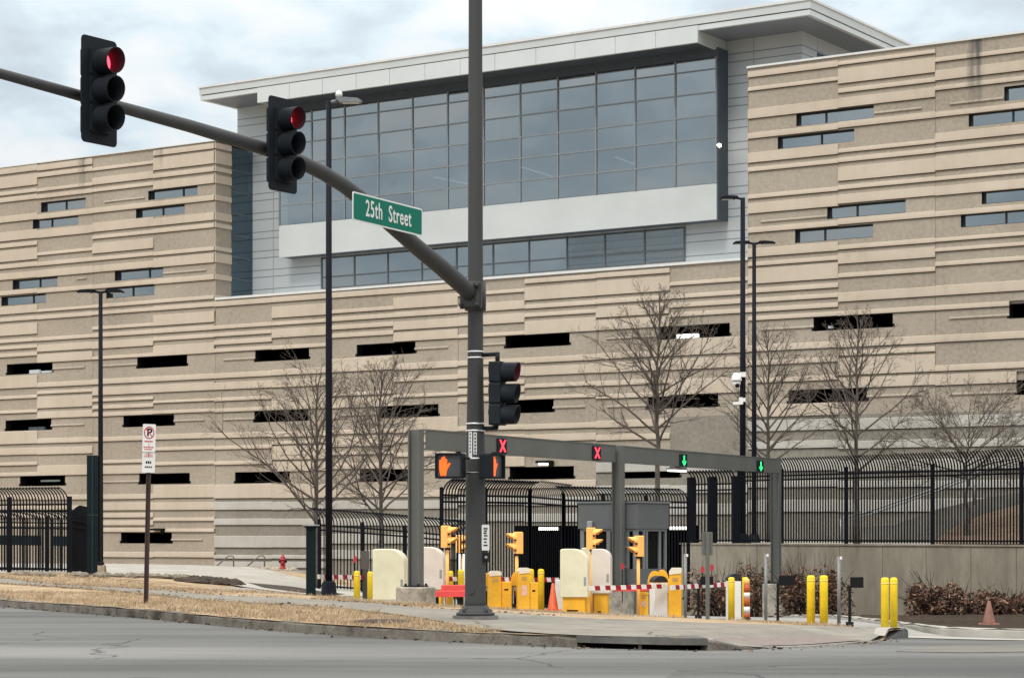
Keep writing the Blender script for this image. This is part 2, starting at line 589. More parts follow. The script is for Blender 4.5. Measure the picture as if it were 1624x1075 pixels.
strip('kerb_ramp', resample([(5.75, 34.2), (6.62, 37.55), (7.17, 40.6), (7.57, 43.2), (7.66, 45.0), (7.42, 47.0)], n=24), resample([(5.6, 34.4), (6.4, 37.8), (6.9, 40.6), (7.1, 43.0), (7.2, 45.0), (6.95, 47.0)], n=24), 3, 0.028, M_conc2, low=drop)
# tactile brick ramp
M_brick = mat('tactile paving', (0.205, 0.168, 0.148), 0.9, var=0.25, scale=14.0, speck=0.3)
strip('tactile_paving', resample([(3.05, 29.55), (4.0, 30.55), (4.85, 32.1), (5.2, 33.0)], n=10), resample([(2.75, 30.4), (3.5, 31.3), (4.25, 32.7), (4.55, 33.5)], n=10), 6, 0.036, M_brick, low=drop)

# newer, darker asphalt laid along the right and a pale worn patch by the drive
def flat_patch(name, px_pts, m, off):
    P = [Vector((*ground_at(x, y, -0.15, 8.0), 0)) for x, y in px_pts]
    h = len(P) // 2
    a, b = resample(P[:h], n=30), resample(P[h:][::-1], n=30)
    return strip(name, a, b, 6, -0.15 + off, m)


M_asph2 = ground_mat('newer asphalt', [(0.36, (0.072, 0.072, 0.070)), (0.5, (0.10, 0.10, 0.097)), (0.64, (0.145, 0.144, 0.138))], 0.5, stretch=(0.14, 1, 1), fine=34, fine_amt=0.3, rough=0.95, bump=0.2, big=0.12, rot=1.05, cracks=0.2)
M_worn = ground_mat('pale worn asphalt', [(0.36, (0.125, 0.122, 0.112)), (0.5, (0.175, 0.170, 0.156)), (0.64, (0.235, 0.23, 0.21))], 0.8, stretch=(0.2, 1, 1), fine=34, fine_amt=0.3, rough=0.95, bump=0.2, big=0.2, rot=0.9)
flat_patch('road_patch', [(1075, 1062), (1250, 1049), (1420, 1043), (1700, 1040), (1760, 1085), (1500, 1085), (1250, 1085), (1040, 1085)], M_asph2, 0.006)
flat_patch('road_patch', [(1430, 1027), (1500, 1024), (1600, 1022), (1660, 1022), (1670, 1032), (1610, 1034), (1530, 1035), (1420, 1033)], M_worn, 0.008)

# ---- gate driveway and the loop in front of the building
dl = resample([(-9.5, 64.5), (-6.4, 60.0), (-4.6, 57.0), (-3.0, 55.6), (0.1, 56.4), (1.6, 57.2), (3.7, 57.6), (5.9, 55.6), (7.2, 52.0), (7.9, 48.6), (8.3, 45.0), (8.3, 41.0)], n=90)
dr = resample([(-6.4, 80.0), (-3.0, 96.0), (0.0, 106.0), (5.0, 104.0), (7.5, 99.0), (8.6, 80.0), (9.0, 70.0), (9.3, 60.0), (9.2, 50.0), (9.6, 48.6), (16.0, 46.8), (24.0, 45.5)], n=90)
strip('driveway', dl, dr, 24, -0.02, M_drive, low=drive_drop)
strip('gutter', resample([(7.9, 46.0), (9.3, 46.2), (12.0, 45.7), (16.0, 45.1), (24.0, 44)], n=24), resample([(8.0, 47.7), (9.4, 47.9), (12.0, 47.3), (16.0, 46.6), (24.0, 45.4)], n=24), 3, -0.004, M_conc2, low=drive_drop)
# pale loop road on the left, reaching the building
strip('loop_road', resample([(-36, 92), (-18.0, 84.0), (-12.6, 82.0), (-8.0, 69.0), (-5.2, 62.0)], n=40), resample([(-38, 112), (-20.5, 108.0), (-13.0, 103.0), (-9.5, 96.0), (-3.5, 88.0)], n=40), 12, 0.0, M_conc2)
strip('asphalt_patch', resample([(-8.0, 71.5), (-6.2, 67.0), (-5.2, 62.5)], n=16), resample([(-9.6, 80.5), (-8.0, 79.5), (-5.5, 73.0)], n=16), 5, 0.012, M_soil)

# planter bed and its kerb on the right of the drive
pk = resample([(8.7, 78.0), (9.0, 62.0), (9.25, 52.0), (9.5, 48.6), (12.0, 47.7), (16.0, 46.9), (26.0, 45.4)], n=100)
strip('planter_bed', pk, resample([(7.6, 84), (8.6, 81.2), (10.3, 78.8), (13.4, 74.7), (16.3, 70.8), (24.0, 60.0)], n=100), 10, 0.06, M_mulch, rough=0.03)
kerb('kerb', [p for p in pk], lambda t: 1.5, m=M_conc2)
# ------------------------------------------------------------------ the government building
# local frame of the facade: +x along the wall to the right, +y back into the building, z up
DX, DY = 0.836, 0.549
P0 = Vector((-5.07, 110.0, 0.0))
bld = thing('government_building', 'tan banded concrete building with a glass and white metal middle block under a flat roof', 'building', P0, math.atan2(-DY, DX))


def U(px, r=0.0):
    t = (px - CX) / F
    return (t * (P0.y + DY * 0 + DX * r) - P0.x - DY * r) / (DX + DY * t)


def dep(u, r=0.0):
    return P0.y - DY * u + DX * r


def ZP(px, py, r=0.0):
    return EYE - (py - HZ) / F * dep(U(px, r), r)


def facade_mat(name, stops, nscale, fine, streak, joints=False, bump=0.3, stain=True):
    m = bpy.data.materials.new(name)
    m.use_nodes = True
    nt = m.node_tree
    b = nt.nodes['Principled BSDF']
    tc = node(nt, 'ShaderNodeTexCoord')
    ob = tc.outputs['Object']
    n = node(nt, 'ShaderNodeTexNoise', {'Vector': ob, 'Scale': nscale, 'Detail': 7.0, 'Roughness': 0.68})
    g = node(nt, 'ShaderNodeTexNoise', {'Vector': ob, 'Scale': 0.22, 'Detail': 4.0, 'Roughness': 0.6})
    mp = node(nt, 'ShaderNodeMapping', {'Vector': ob, 'Scale': (3.0, 1.0, 0.18)})
    s = node(nt, 'ShaderNodeTexNoise', {'Vector': mp.outputs[0], 'Scale': 1.0, 'Detail': 4.0})
    v = math_(nt, 'ADD', math_(nt, 'MULTIPLY', n.outputs[0], fine), math_(nt, 'MULTIPLY', g.outputs[0], 0.45))
    v = math_(nt, 'ADD', v, math_(nt, 'MULTIPLY', s.outputs[0], streak))
    v = math_(nt, 'DIVIDE', v, fine + 0.45 + streak)
    c = ramp_(nt, v, stops)
    sx = node(nt, 'ShaderNodeSeparateXYZ', {0: ob})
    if stain:
        for (u0, z1, z0, wd2, amt) in STAINS:
            wob = math_(nt, 'MULTIPLY_ADD', math_(nt, 'SUBTRACT', s.outputs[0], 0.5), 1.2, sx.outputs[0])
            dx = math_(nt, 'DIVIDE', math_(nt, 'ABSOLUTE', math_(nt, 'SUBTRACT', wob, u0)), wd2)
            k = math_(nt, 'SUBTRACT', 1.0, dx, clamp=True)
            zz = math_(nt, 'DIVIDE', math_(nt, 'SUBTRACT', sx.outputs[2], z0), z1 - z0, clamp=True)
            k = math_(nt, 'MULTIPLY', math_(nt, 'MULTIPLY', k, math_(nt, 'POWER', zz, 0.6)), amt, clamp=True)
            c = mix_(nt, k, c, (0.10, 0.095, 0.09))
    nt.links.new(c, b.inputs['Base Color'])
    b.inputs['Roughness'].default_value = 0.92
    b.inputs['Specular IOR Level'].default_value = 0.2
    bp = node(nt, 'ShaderNodeBump', {'Height': n.outputs[0], 'Strength': bump, 'Distance': 0.05})
    nt.links.new(bp.outputs[0], b.inputs['Normal'])
    MATS[name] = m
    return m


STAINS = [(U(1549), ZP(1549, 64), ZP(1549, 172), 0.42, 1.1), (U(132), ZP(132, 250), ZP(132, 305), 0.40, 0.8), (U(255), ZP(255, 238), ZP(255, 268), 0.35, 0.5), (U(288), ZP(288, 745), ZP(288, 765), 0.0001, 0)][:3]
M_light = facade_mat('cast concrete light', [(0.32, (0.38, 0.322, 0.255)), (0.46, (0.455, 0.388, 0.310)), (0.56, (0.490, 0.420, 0.340)), (0.68, (0.53, 0.46, 0.375))], 1.2, 0.25, 0.14, bump=0.03)
M_rough = facade_mat('exposed aggregate', [(0.34, (0.228, 0.196, 0.156)), (0.46, (0.316, 0.273, 0.220)), (0.55, (0.355, 0.309, 0.251)), (0.66, (0.415, 0.365, 0.30))], 5.5, 0.55, 0.05, bump=0.35)
M_grayl = facade_mat('grey cast concrete', [(0.34, (0.32, 0.305, 0.272)), (0.5, (0.395, 0.38, 0.342)), (0.66, (0.455, 0.44, 0.40))], 1.2, 0.25, 0.14, bump=0.05, stain=False)
M_grayr = facade_mat('grey aggregate', [(0.34, (0.15, 0.136, 0.112)), (0.48, (0.215, 0.197, 0.165)), (0.66, (0.285, 0.264, 0.226))], 5.5, 0.55, 0.05, bump=0.35, stain=False)
M_joint = mat('sealant joint', (0.20, 0.165, 0.125), 0.9)
M_flash = mat('white flashing', (0.60, 0.61, 0.60), 0.5, var=0.06)
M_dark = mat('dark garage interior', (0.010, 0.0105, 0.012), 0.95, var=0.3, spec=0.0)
M_frame = mat('dark window frame', (0.022, 0.025, 0.03), 0.5)
M_glow = mat('lamp tube', (1.0, 0.97, 0.90), 0.5, var=0.0, emit=2.2)
M_black = mat('black steel', (0.008, 0.0085, 0.010), 0.7, var=0.2, spec=0.15)

gl = bpy.data.materials.new('tinted glass')
gl.use_nodes = True
nt = gl.node_tree
out = nt.nodes['Material Output']
nt.nodes.remove(nt.nodes['Principled BSDF'])
tc = node(nt, 'ShaderNodeTexCoord')
wv = node(nt, 'ShaderNodeTexNoise', {'Vector': tc.outputs['Object'], 'Scale': 0.45, 'Detail': 2.0})
bp = node(nt, 'ShaderNodeBump', {'Height': wv.outputs[0], 'Strength': 0.04, 'Distance': 0.1})
gs = node(nt, 'ShaderNodeBsdfGlossy', {'Color': (0.68, 0.715, 0.725, 1), 'Roughness': 0.03, 'Normal': bp.outputs[0]})
tr = node(nt, 'ShaderNodeBsdfTransparent', {'Color': (0.30, 0.36, 0.40, 1)})
df = node(nt, 'ShaderNodeBsdfDiffuse', {'Color': (0.03, 0.045, 0.06, 1)})
m1 = node(nt, 'ShaderNodeMixShader', {0: 0.45, 1: tr.outputs[0], 2: df.outputs[0]})
lw = node(nt, 'ShaderNodeLayerWeight', {'Blend': 0.35})
fr = math_(nt, 'MULTIPLY_ADD', lw.outputs['Fresnel'], 0.50, 0.42, clamp=True)
m2 = node(nt, 'ShaderNodeMixShader', {0: fr, 1: m1.outputs[0], 2: gs.outputs[0]})
nt.links.new(m2.outputs[0], out.inputs[0])
MATS['tinted glass'] = gl
dg = gl.copy()
dg.name = 'dark glass'
for nd in dg.node_tree.nodes:
    if nd.type == 'BSDF_GLOSSY':
        nd.inputs['Color'].default_value = (0.22, 0.30, 0.36, 1)

# bands of light cast concrete, per half panel: (edge px left, right, scale, crop x0, column centre, [(crop y0, [(top, bottom) ...]), ...])
HALF = [
 ('1a', None, 60, 4.886, 0, 150, [(230, [(165, 214), (235, 324), (350, 379), (395, 433), (540, 590), (665, 735), (755, 788), (808, 896), (915, 950), (985, 1036)]),
   (440, [(95, 130), (220, 279), (303, 335), (358, 445), (473, 501), (525, 553), (582, 612), (762, 856), (913, 938), (1026, 1050)]),
   (650, [(163, 262), (293, 346), (402, 428), (482, 511), (657, 692), (740, 770), (800, 835), (865, 900)])]),
 ('1b', 60, 147.5, 4.886, 0, 520, [(230, [(125, 174), (190, 226), (312, 338), (360, 393), (513, 553), (637, 700), (812, 837), (885, 918), (950, 1007)]),
   (440, [(72, 105), (230, 252), (278, 310), (450, 478), (508, 563), (582, 648), (803, 840), (868, 894), (915, 1004)]),
   (650, [(5, 58), (213, 252), (283, 339), (425, 503), (655, 693), (740, 770), (800, 835), (865, 900)])]),
 ('2a', 147.5, 244, 4.888, 145, 265, [(215, [(220, 246), (300, 356), (383, 412), (535, 576), (652, 724), (752, 780), (812, 893), (920, 950), (988, 1040)]),
   (430, [(83, 118), (240, 268), (295, 323), (413, 439), (465, 498), (530, 588), (646, 672), (825, 866), (890, 952), (978, 1002), (1030, 1060)])]),
 ('2a', 147.5, 244, 4.134, 145, 225, [(640, [(50, 77), (213, 242), (366, 388), (405, 458), (592, 624), (645, 697), (715, 745), (763, 796), (812, 840), (970, 1005)])]),
 ('2b', 244, 340.5, 4.888, 145, 725, [(215, [(85, 130), (148, 244), (268, 305), (330, 395), (485, 526), (618, 678), (700, 735), (880, 911), (930, 1003)]),
   (430, [(42, 83), (203, 232), (255, 290), (325, 409), (430, 468), (495, 527), (565, 645), (803, 843), (868, 930), (993, 1013)])]),
 ('2b', 244, 340.5, 4.134, 145, 600, [(640, [(38, 60), (195, 230), (280, 303), (378, 400), (532, 615), (645, 695), (745, 768), (817, 840), (970, 1005)])]),
 ('3a', 340.5, 432, 4.885, 335, 240, [(450, [(120, 163), (310, 340), (368, 398), (425, 462), (490, 520), (683, 723), (755, 812), (873, 901), (958, 987)])]),
 ('3a', 340.5, 432, 4.48, 335, 220, [(660, [(112, 150), (205, 231), (315, 341), (482, 580)])]),
 ('3b', 432, 527, 4.885, 335, 680, [(450, [(85, 130), (165, 253), (283, 311), (340, 408), (468, 498), (655, 700), (735, 794), (880, 970)])]),
 ('3b', 432, 527, 4.48, 335, 620, [(660, [(105, 143), (172, 195), (208, 305), (320, 388), (482, 578)])]),
 ('4a', 527, 625, 4.886, 525, 255, [(440, [(95, 142), (235, 264), (290, 325), (355, 391), (420, 455), (618, 722), (883, 909), (930, 1003)]),
   (620, [(295, 327), (350, 425), (465, 490), (555, 600), (760, 820)])]),
 ('4b', 625, 727, 4.886, 525, 740, [(440, [(60, 108), (138, 229), (253, 293), (328, 394), (412, 484), (655, 705), (762, 798), (896, 922)]),
   (620, [(205, 318), (350, 395), (470, 505), (560, 600), (765, 818)])]),
 ('5a', 727, 833, 4.674, 725, 290, [(410, [(236, 262), (322, 385), (415, 484), (548, 575), (745, 782), (810, 876), (903, 937), (952, 997), (1020, 1055)])]),
 ('5a', 727, 833, 5.374, 725, 290, [(600, [(398, 440), (480, 535), (670, 752), (880, 935)])]),
 ('5b', 833, 946, 4.674, 725, 780, [(410, [(130, 167), (195, 293), (323, 356), (388, 418), (448, 549), (720, 762), (790, 857), (918, 948), (1008, 1035)])]),
 ('5b', 833, 946, 5.374, 725, 900, [(600, [(380, 425), (470, 530), (610, 640), (865, 930)])]),
 ('6a', 946, 1063, 4.888, 940, 310, [(400, [(140, 180), (205, 317), (345, 384), (410, 491), (510, 590), (770, 816), (845, 922), (985, 1025)])]),
 ('6a', 946, 1063, 6.496, 940, 410, [(600, [(150, 197), (425, 497), (570, 630), (740, 800)])]),
 ('6b', 1063, 1187, 4.888, 940, 910, [(400, [(210, 240), (308, 342), (375, 412), (450, 485), (662, 788), (815, 898)])]),
 ('6b', 1063, 1187, 6.496, 940, 910, [(600, [(10, 165), (410, 472), (500, 568), (610, 740)])]),
 ('7a', 1187, 1330, 4.3, 1180, 350, [(80, [(105, 148), (215, 242), (366, 433), (530, 571), (668, 737), (768, 798), (955, 985)]),
   (320, [(-17, 55), (150, 188), (295, 355), (388, 418), (435, 541), (570, 603), (638, 669), (703, 735), (763, 793), (962, 1006)])]),
 ('7a', 1187, 1330, 5.239, 1180, 425, [(540, [(150, 190), (298, 338), (525, 625)])]),
 ('7b', 1330, 1484, 4.3, 1180, 980, [(80, [(35, 62), (88, 190), (222, 254), (288, 356), (452, 495), (638, 667), (698, 732), (765, 861), (890, 921), (955, 1018)]),
   (320, [(88, 130), (270, 302), (330, 401), (465, 496), (598, 662), (725, 758), (925, 977), (1000, 1035)])]),
 ('7b', 1330, 1484, 5.239, 1180, 1190, [(540, [(130, 272), (295, 382)])]),
 ('8a', 1484, 1660, 4.887, 1474, 390, [(50, [(163, 198), (263, 343), (383, 420), (588, 630), (755, 827), (868, 904), (935, 1047)]),
   (260, [(70, 101), (145, 218), (340, 382), (550, 580), (628, 657), (735, 770), (922, 1001)]),
   (460, [(98, 136), (332, 388), (568, 615), (640, 725)])]),
]
GRAY = {'3a': (4.48, 335, 220, 660, [(605, 662), (725, 770), (848, 930), (983, 1010), (1030, 1075)]),
        '3b': (4.48, 335, 620, 660, [(605, 662), (725, 770), (848, 930), (983, 1010), (1030, 1075)]),
        '4a': (4.886, 525, 255, 620, [(845, 912), (985, 1040), (1105, 1180), (1230, 1300)]),
        '4b': (4.886, 525, 740, 620, [(845, 910), (985, 1040), (1105, 1180), (1230, 1300)]),
        '5a': (5.374, 725, 290, 600, [(1010, 1075), (1150, 1215)]), '5b': (5.374, 725, 780, 600, [(1010, 1080), (1150, 1220)]),
        '6a': (6.496, 940, 410, 600, [(860, 960), (1100, 1180), (1290, 1400)]),
        '6b': (6.496, 940, 910, 600, [(860, 960), (1100, 1180), (1290, 1400)]),
        '7a': (5.239, 1180, 425, 540, [(655, 745), (830, 893), (990, 1080), (1160, 1215), (1320, 1420)]),
        '7b': (5.239, 1180, 1190, 540, [(638, 732), (825, 890), (990, 1080), (1160, 1215), (1320, 1420)]),
        '8a': (4.887, 1474, 390, 460, [(965, 1053), (1150, 1210), (1300, 1390), (1470, 1530), (1610, 1720)])}
GRAYTOP = {'3a': (385, 791), '3b': (385, 791), '4a': (577, 789), '4b': (676, 788), '5a': (787, 785), '5b': (892, 783), '6a': (1003, 727), '6b': (1126, 659), '7a': (1261, 660), '7b': (1408, 655), '8a': (1554, 652)}

# windows and openings: px left, right, row top, row bottom at the centre, kind
GLAZED = [(65, 136, 317.4, 333.4), (52, 124, 344.6, 359.8), (20, 91, 441.5, 456.5), (2, 72.6, 468, 482.6), (235, 313, 298.7, 313.6), (215.6, 293, 328, 342.5),
          (182, 259, 427, 442.4), (168.5, 245, 454, 470.5), (1263, 1386, 174, 194), (1233.5, 1355, 211, 230.5), (1312, 1436.5, 322, 342.5), (1261, 1384.7, 360, 381),
          (1592.7, 1717, 131, 154), (1536.4, 1660, 173, 195), (1557, 1682, 297, 319), (1524, 1650, 334.5, 356)]
OPEN = [(11, 83, 576, 592.5), (9, 81, 665.5, 682), (32, 103, 755, 770), (218, 296.4, 565, 582), (196, 275.6, 658.6, 675.6), (221, 300.5, 750.6, 767), (192, 272, 844.6, 861),
        (405, 490, 554, 571.5), (403.6, 488.5, 651, 668), (373, 459, 748, 765.6), (566, 658.4, 544.4, 562.6), (602, 695, 642.6, 661), (571, 662, 744, 763),
        (802, 903, 530.6, 549.8), (779, 877.6, 634.7, 654.8), (808.7, 909.8, 740, 759.3), (1046, 1157, 515.6, 535.6), (1027, 1138.6, 626.4, 646.4), (978, 1078, 737.3, 757.5),
        (1290.5, 1415.6, 500.4, 521.4), (1251, 1374.7, 616.6, 637.8), (1601, 1728, 479, 501.4), (1612.7, 1740, 601, 623.5)]
GROOVE = [(122, 138, 442.6), (84, 135, 584.5), (81, 134, 674.7), (166, 230, 318), (259, 327, 432), (160, 218, 580), (276, 325, 667.5), (163, 221, 764.5), (272, 321, 856.5), (355, 405, 570.3), (354, 404, 665.5),
          (658, 711, 553), (541, 602, 658.5), (765, 802, 547), (877, 929, 646.5), (962, 1046, 536), (963, 1027, 645), (1386, 1463, 177), (1207, 1312, 348.5), (1208, 1291, 521.5), (1375, 1463, 628), (1507, 1592, 162),
          (1506, 1601, 503.5), (1506, 1613, 624.5)]


def rect_of(w):
    a, b, t, c = w
    ua, ub = U(a), U(b)
    m = (a + b) / 2
    return (ua, ub, ZP(m, c), ZP(m, t))


holes = [rect_of(w) for w in GLAZED + OPEN]
ENTRY = (U(815), U(1108), -4.0, ZP(960, 833))
holes.append(ENTRY)

TOPL, TOPR = ZP(200, 241.5), ZP(1261, 99)
LEDGE = sum(ZP(*p) for p in ((384, 473), (577, 457.5), (787, 440), (1003, 426.5), (1126, 417))) / 5
PAN = {'1': (U(-260), U(147.5)), '2': (U(147.5), U(342)), '3': (U(342), U(527)), '4': (U(527), U(727)), '5': (U(727), U(946)), '6': (U(946), U(1187)), '7': (U(1187), U(1484)), '8': (U(1484), U(1484) + 26)}
BASE = -4.0


GD, GH = 0.10, 0.042      # depth and height of the shadow groove below each light course


def wedge(mb, u0, u1, z0, z1, mi, a=0.060, b=0.078, r=0.0, side=None):
    """light course: a little proud at its top, more at its bottom edge, like lapped boards"""
    th = b
    zk = z0 + min(0.10, (z1 - z0) * .35)
    P = [(0.0, z1), (-a, z1 - 0.025), (-th, zk), (-th, z0), (GD - 0.002, z0)]
    vs = [(u0, r + y, z) for y, z in P] + [(u1, r + y, z) for y, z in P]
    n = len(P)
    fs = [(i, i + 1, n + i + 1, n + i) for i in range(n - 1)] + [tuple(range(n - 1, -1, -1)), tuple(range(n, 2 * n))]
    mb.add(vs, fs, mi)


for k, (ua, ub) in PAN.items():
    zt = TOPL if k in '12' else TOPR if k in '78' else LEDGE
    mb = MB()
    hs = [h for h in holes if h[1] > ua and h[0] < ub]
    ue = sorted({ua, ub} | {min(max(x, ua), ub) for h in hs for x in h[:2]})
    gz = {kk: ZP(*p) for kk, p in GRAYTOP.items()}
    g0 = gz.get(k + 'a')
    g1 = gz.get(k + 'b', g0)
    um = U({'1': 60, '2': 244, '3': 432, '4': 625, '5': 833, '6': 1067 + 63, '7': 1330, '8': 1660}[k])
    if um not in ue and ua < um < ub:
        ue = sorted(ue + [um])
    ze = sorted({BASE, zt} | {min(max(x, BASE), zt) for h in hs for x in h[2:]} | {z for z in (g0, g1) if z})
    for i in range(len(ue) - 1):
        for j in range(len(ze) - 1):
            cu, cz = (ue[i] + ue[i + 1]) / 2, (ze[j] + ze[j + 1]) / 2
            if any(h[0] < cu < h[1] and h[2] < cz < h[3] for h in hs):
                continue
            g = g0 if cu < um else g1
            mi = 3 if (g is not None and cz < g) else 1
            mb.add([(ue[i], GD, ze[j]), (ue[i + 1], GD, ze[j]), (ue[i + 1], GD, ze[j + 1]), (ue[i], GD, ze[j + 1])], [(0, 1, 2, 3)], mi)
    cover = {}
    for nm, ea, eb, scl, x0, xc, blocks in HALF:
        if nm[0] != k:
            continue
        spans = [(U(ea) if ea is not None else U(-70), U(eb))]
        if nm == '1a':
            spans.append((U(-260), U(-70) - 0.02))
        if nm == '8a':
            spans.append((spans[0][1] + 0.02, ub))
        gt = gz.get(nm)
        cv_ = cover.setdefault(nm, (spans, []))[1]
        for y0, bands in blocks:
            for (t, b_) in bands:
                px = x0 + xc / scl
                z1, z0 = ZP(px, y0 + t / scl), ZP(px, y0 + b_ / scl)
                if gt is not None and z0 < gt:
                    continue
                cv_.append((z0 - GH, z1))
                for (a, b) in spans:
                    segs = [(a + 0.003, b - 0.003)]
                    for h in hs:
                        if h[2] < z1 - 0.05 and h[3] > z0 + 0.05:
                            ns_ = []
                            for s0, s1 in segs:
                                if h[1] <= s0 or h[0] >= s1:
                                    ns_.append((s0, s1))
                                else:
                                    if h[0] - s0 > 0.3:
                                        ns_.append((s0, h[0]))
                                    if s1 - h[1] > 0.3:
                                        ns_.append((h[1], s1))
                            segs = ns_
                    for s0, s1 in segs:
                        wedge(mb, s0, s1, z0, z1, 0)
        if nm in GRAY:
            gs_, gx0, gxc, gy0, gb = GRAY.pop(nm)
            for (t, b_) in gb:
                px = gx0 + gxc / gs_
                z1, z0 = ZP(px, gy0 + t / gs_), ZP(px, gy0 + b_ / gs_)
                cv_.append((z0 - GH, z1))
                for (a, b) in spans:
                    if z1 < ENTRY[3] and a < ENTRY[1] and b > ENTRY[0]:
                        if ENTRY[0] - a > 0.3:
                            wedge(mb, a, ENTRY[0], z0, z1, 2)
                        if b - ENTRY[1] > 0.3:
                            wedge(mb, ENTRY[1], b, z0, z1, 2)
                        continue
                    wedge(mb, a + 0.003, b - 0.003, z0, z1, 2)
    # rough face between the courses: real slabs in front of the recessed base
    for nm, (spans, cv_) in cover.items():
        gt = gz.get(nm)
        for si, (a, b) in enumerate(spans):
            if nm[1] == 'a':
                a = ua if si == 0 and k != '1' else a
            if nm[1] == 'b':
                b = ub
            if k == '1' and si == 1:
                a, b = ua, spans[0][0]
            if k == '8' and si == 1:
                a, b = spans[0][1], ub
            marks = sorted(cv_)
            z, ivs = BASE, []
            for (c0, c1) in marks:
                if c0 - z > 0.03:
                    ivs.append((z, c0))
                z = max(z, c1)
            if zt - z > 0.03:
                ivs.append((z, zt))
            for (c0, c1) in ivs:
                cs = [c0] + ([gt] if gt is not None and c0 + 0.02 < gt < c1 - 0.02 else []) + [c1]
                hh_ = [h for h in holes if h[1] > a and h[0] < b and h[3] > c0 and h[2] < c1]
                us2 = sorted({a, b} | {min(max(x, a), b) for h in hh_ for x in h[:2]})
                zs2 = sorted(set(cs) | {min(max(x, c0), c1) for h in hh_ for x in h[2:]})
                for i in range(len(us2) - 1):
                    for j in range(len(zs2) - 1):
                        cu, cz = (us2[i] + us2[i + 1]) / 2, (zs2[j] + zs2[j + 1]) / 2
                        if us2[i + 1] - us2[i] < 1e-4 or any(h[0] < cu < h[1] and h[2] < cz < h[3] for h in hh_):
                            continue
                        mi = 3 if (gt is not None and cz < gt) else 1
                        p, q, s, e = us2[i], us2[i + 1], zs2[j], zs2[j + 1]
                        mb.add([(p, 0, s), (q, 0, s), (q, 0, e), (p, 0, e)], [(0, 1, 2, 3)], mi)
                        if abs(s - c0) < 1e-6:
                            mb.add([(p, 0, s), (p, GD, s), (q, GD, s), (q, 0, s)], [(0, 1, 2, 3)], mi)
                        if abs(e - c1) < 1e-6:
                            mb.add([(p, 0, e), (q, 0, e), (q, GD, e), (p, GD, e)], [(0, 1, 2, 3)], mi)
    # grooves cut at sill height beside the windows, seen as thin shadowed ledges
    for (a, b, y) in GROOVE:
        if ua <= U((a + b) / 2) < ub:
            z = ZP((a + b) / 2, y)
            mb.add([(U(a), -0.004, z + 0.10), (U(b), -0.004, z + 0.10), (U(b), -0.06, z + 0.03), (U(a), -0.06, z + 0.03), (U(a), -0.06, z), (U(b), -0.06, z), (U(b), 0.0, z - 0.002), (U(a), 0.0, z - 0.002)],
                   [(0, 3, 2, 1), (3, 4, 5, 2), (4, 7, 6, 5), (0, 7, 4, 3), (1, 2, 5, 6)], 1)
    # vertical sealant joint
    if k != '1':
        mb.box(ua - 0.011, ua + 0.011, -0.007, 0.01, BASE, zt - 0.05, 4)
    mb.build('precast_panel', [M_light, M_rough, M_grayl, M_grayr, M_joint], bld)

# wing bodies, roofs and the ledge
uL0, uL1, uM1, uR1 = PAN['1'][0], PAN['2'][1], PAN['7'][0], PAN['8'][1]
mb = MB()
mb.box(uL0, uL1, 0.02, 1.22, TOPL - 0.35, TOPL - 0.02, 0)
mb.box(uL0, uL1 - 4, 1.3, 40, TOPL - 1.4, TOPL - 1.0, 0)
# side wall of the left wing, with the courses turning the corner
mb.add([(uL1, 0, BASE), (uL1, 1.24, BASE), (uL1, 1.24, TOPL), (uL1, 0, TOPL)], [(0, 1, 2, 3)], 0)
for nm, ea, eb, scl, x0, xc, blocks in HALF:
    if nm == '2b' and scl == 4.888:
        for y0, bands in blocks:
            for (t, b_) in bands:
                px = x0 + xc / scl
                z1, z0 = ZP(px, y0 + t / scl), ZP(px, y0 + b_ / scl)
                if z0 < LEDGE:
                    continue
                th = 0.078
                mb.add([(uL1 + 0.012, -th, z1), (uL1 + 0.060, -th, z1 - 0.02), (uL1 + th, -th, z0), (uL1, -th, z0), (uL1 + 0.012, 1.22, z1), (uL1 + 0.060, 1.22, z1 - 0.02), (uL1 + th, 1.22, z0), (uL1, 1.22, z0)],
                       [(0, 1, 5, 4), (1, 2, 6, 5), (2, 3, 7, 6), (0, 3, 2, 1), (4, 5, 6, 7)], 1)
mb.build('wing_return', [M_rough, M_light], bld)
mb = MB()
mb.box(uM1 + 0.01, uR1, 0.02, 0.6, TOPR - 0.35, TOPR - 0.02, 0)
mb.add([(uM1, 0, BASE), (uM1, 0, TOPR), (uM1, 30, TOPR), (uM1, 30, BASE)], [(0, 1, 2, 3)], 0)
mb.box(uM1 + 0.6, uR1, 0.7, 40, TOPR - 1.4, TOPR - 1.0, 0)
mb.build('parapet', [M_rough], bld)
mb = MB()
mb.box(uL0 - 0.1, uL1 + 0.06, -0.09, 1.24, TOPL - 0.02, TOPL + 0.035)
mb.box(uM1 - 0.05, uR1, -0.09, 0.7, TOPR - 0.02, TOPR + 0.07)
mb.box(uL1 + 0.02, uM1, -0.10, 3.05, LEDGE - 0.02, LEDGE + 0.10)
mb.build('coping', M_flash, bld)
# back and far walls so that the block is closed
mb = MB()
mb.box(uL0, uR1, 44, 44.3, BASE, TOPL, 0)
mb.box(uR1 - 0.3, uR1, 0.7, 44, BASE, TOPR - 1, 0)
mb.box(uL0, uL0 + 0.3, 0.7, 44, BASE, TOPL - 1, 0)
mb.build('rear_wall', M_rough, bld)
# floors and dark rear wall of the parking decks behind the openings
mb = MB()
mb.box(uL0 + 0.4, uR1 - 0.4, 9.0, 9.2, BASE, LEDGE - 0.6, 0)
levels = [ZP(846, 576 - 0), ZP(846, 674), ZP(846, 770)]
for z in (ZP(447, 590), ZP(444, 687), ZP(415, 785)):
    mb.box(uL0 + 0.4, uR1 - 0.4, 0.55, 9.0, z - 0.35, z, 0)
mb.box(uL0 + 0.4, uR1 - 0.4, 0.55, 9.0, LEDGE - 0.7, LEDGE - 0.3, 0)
mb.build('parking_deck', M_dark, bld)

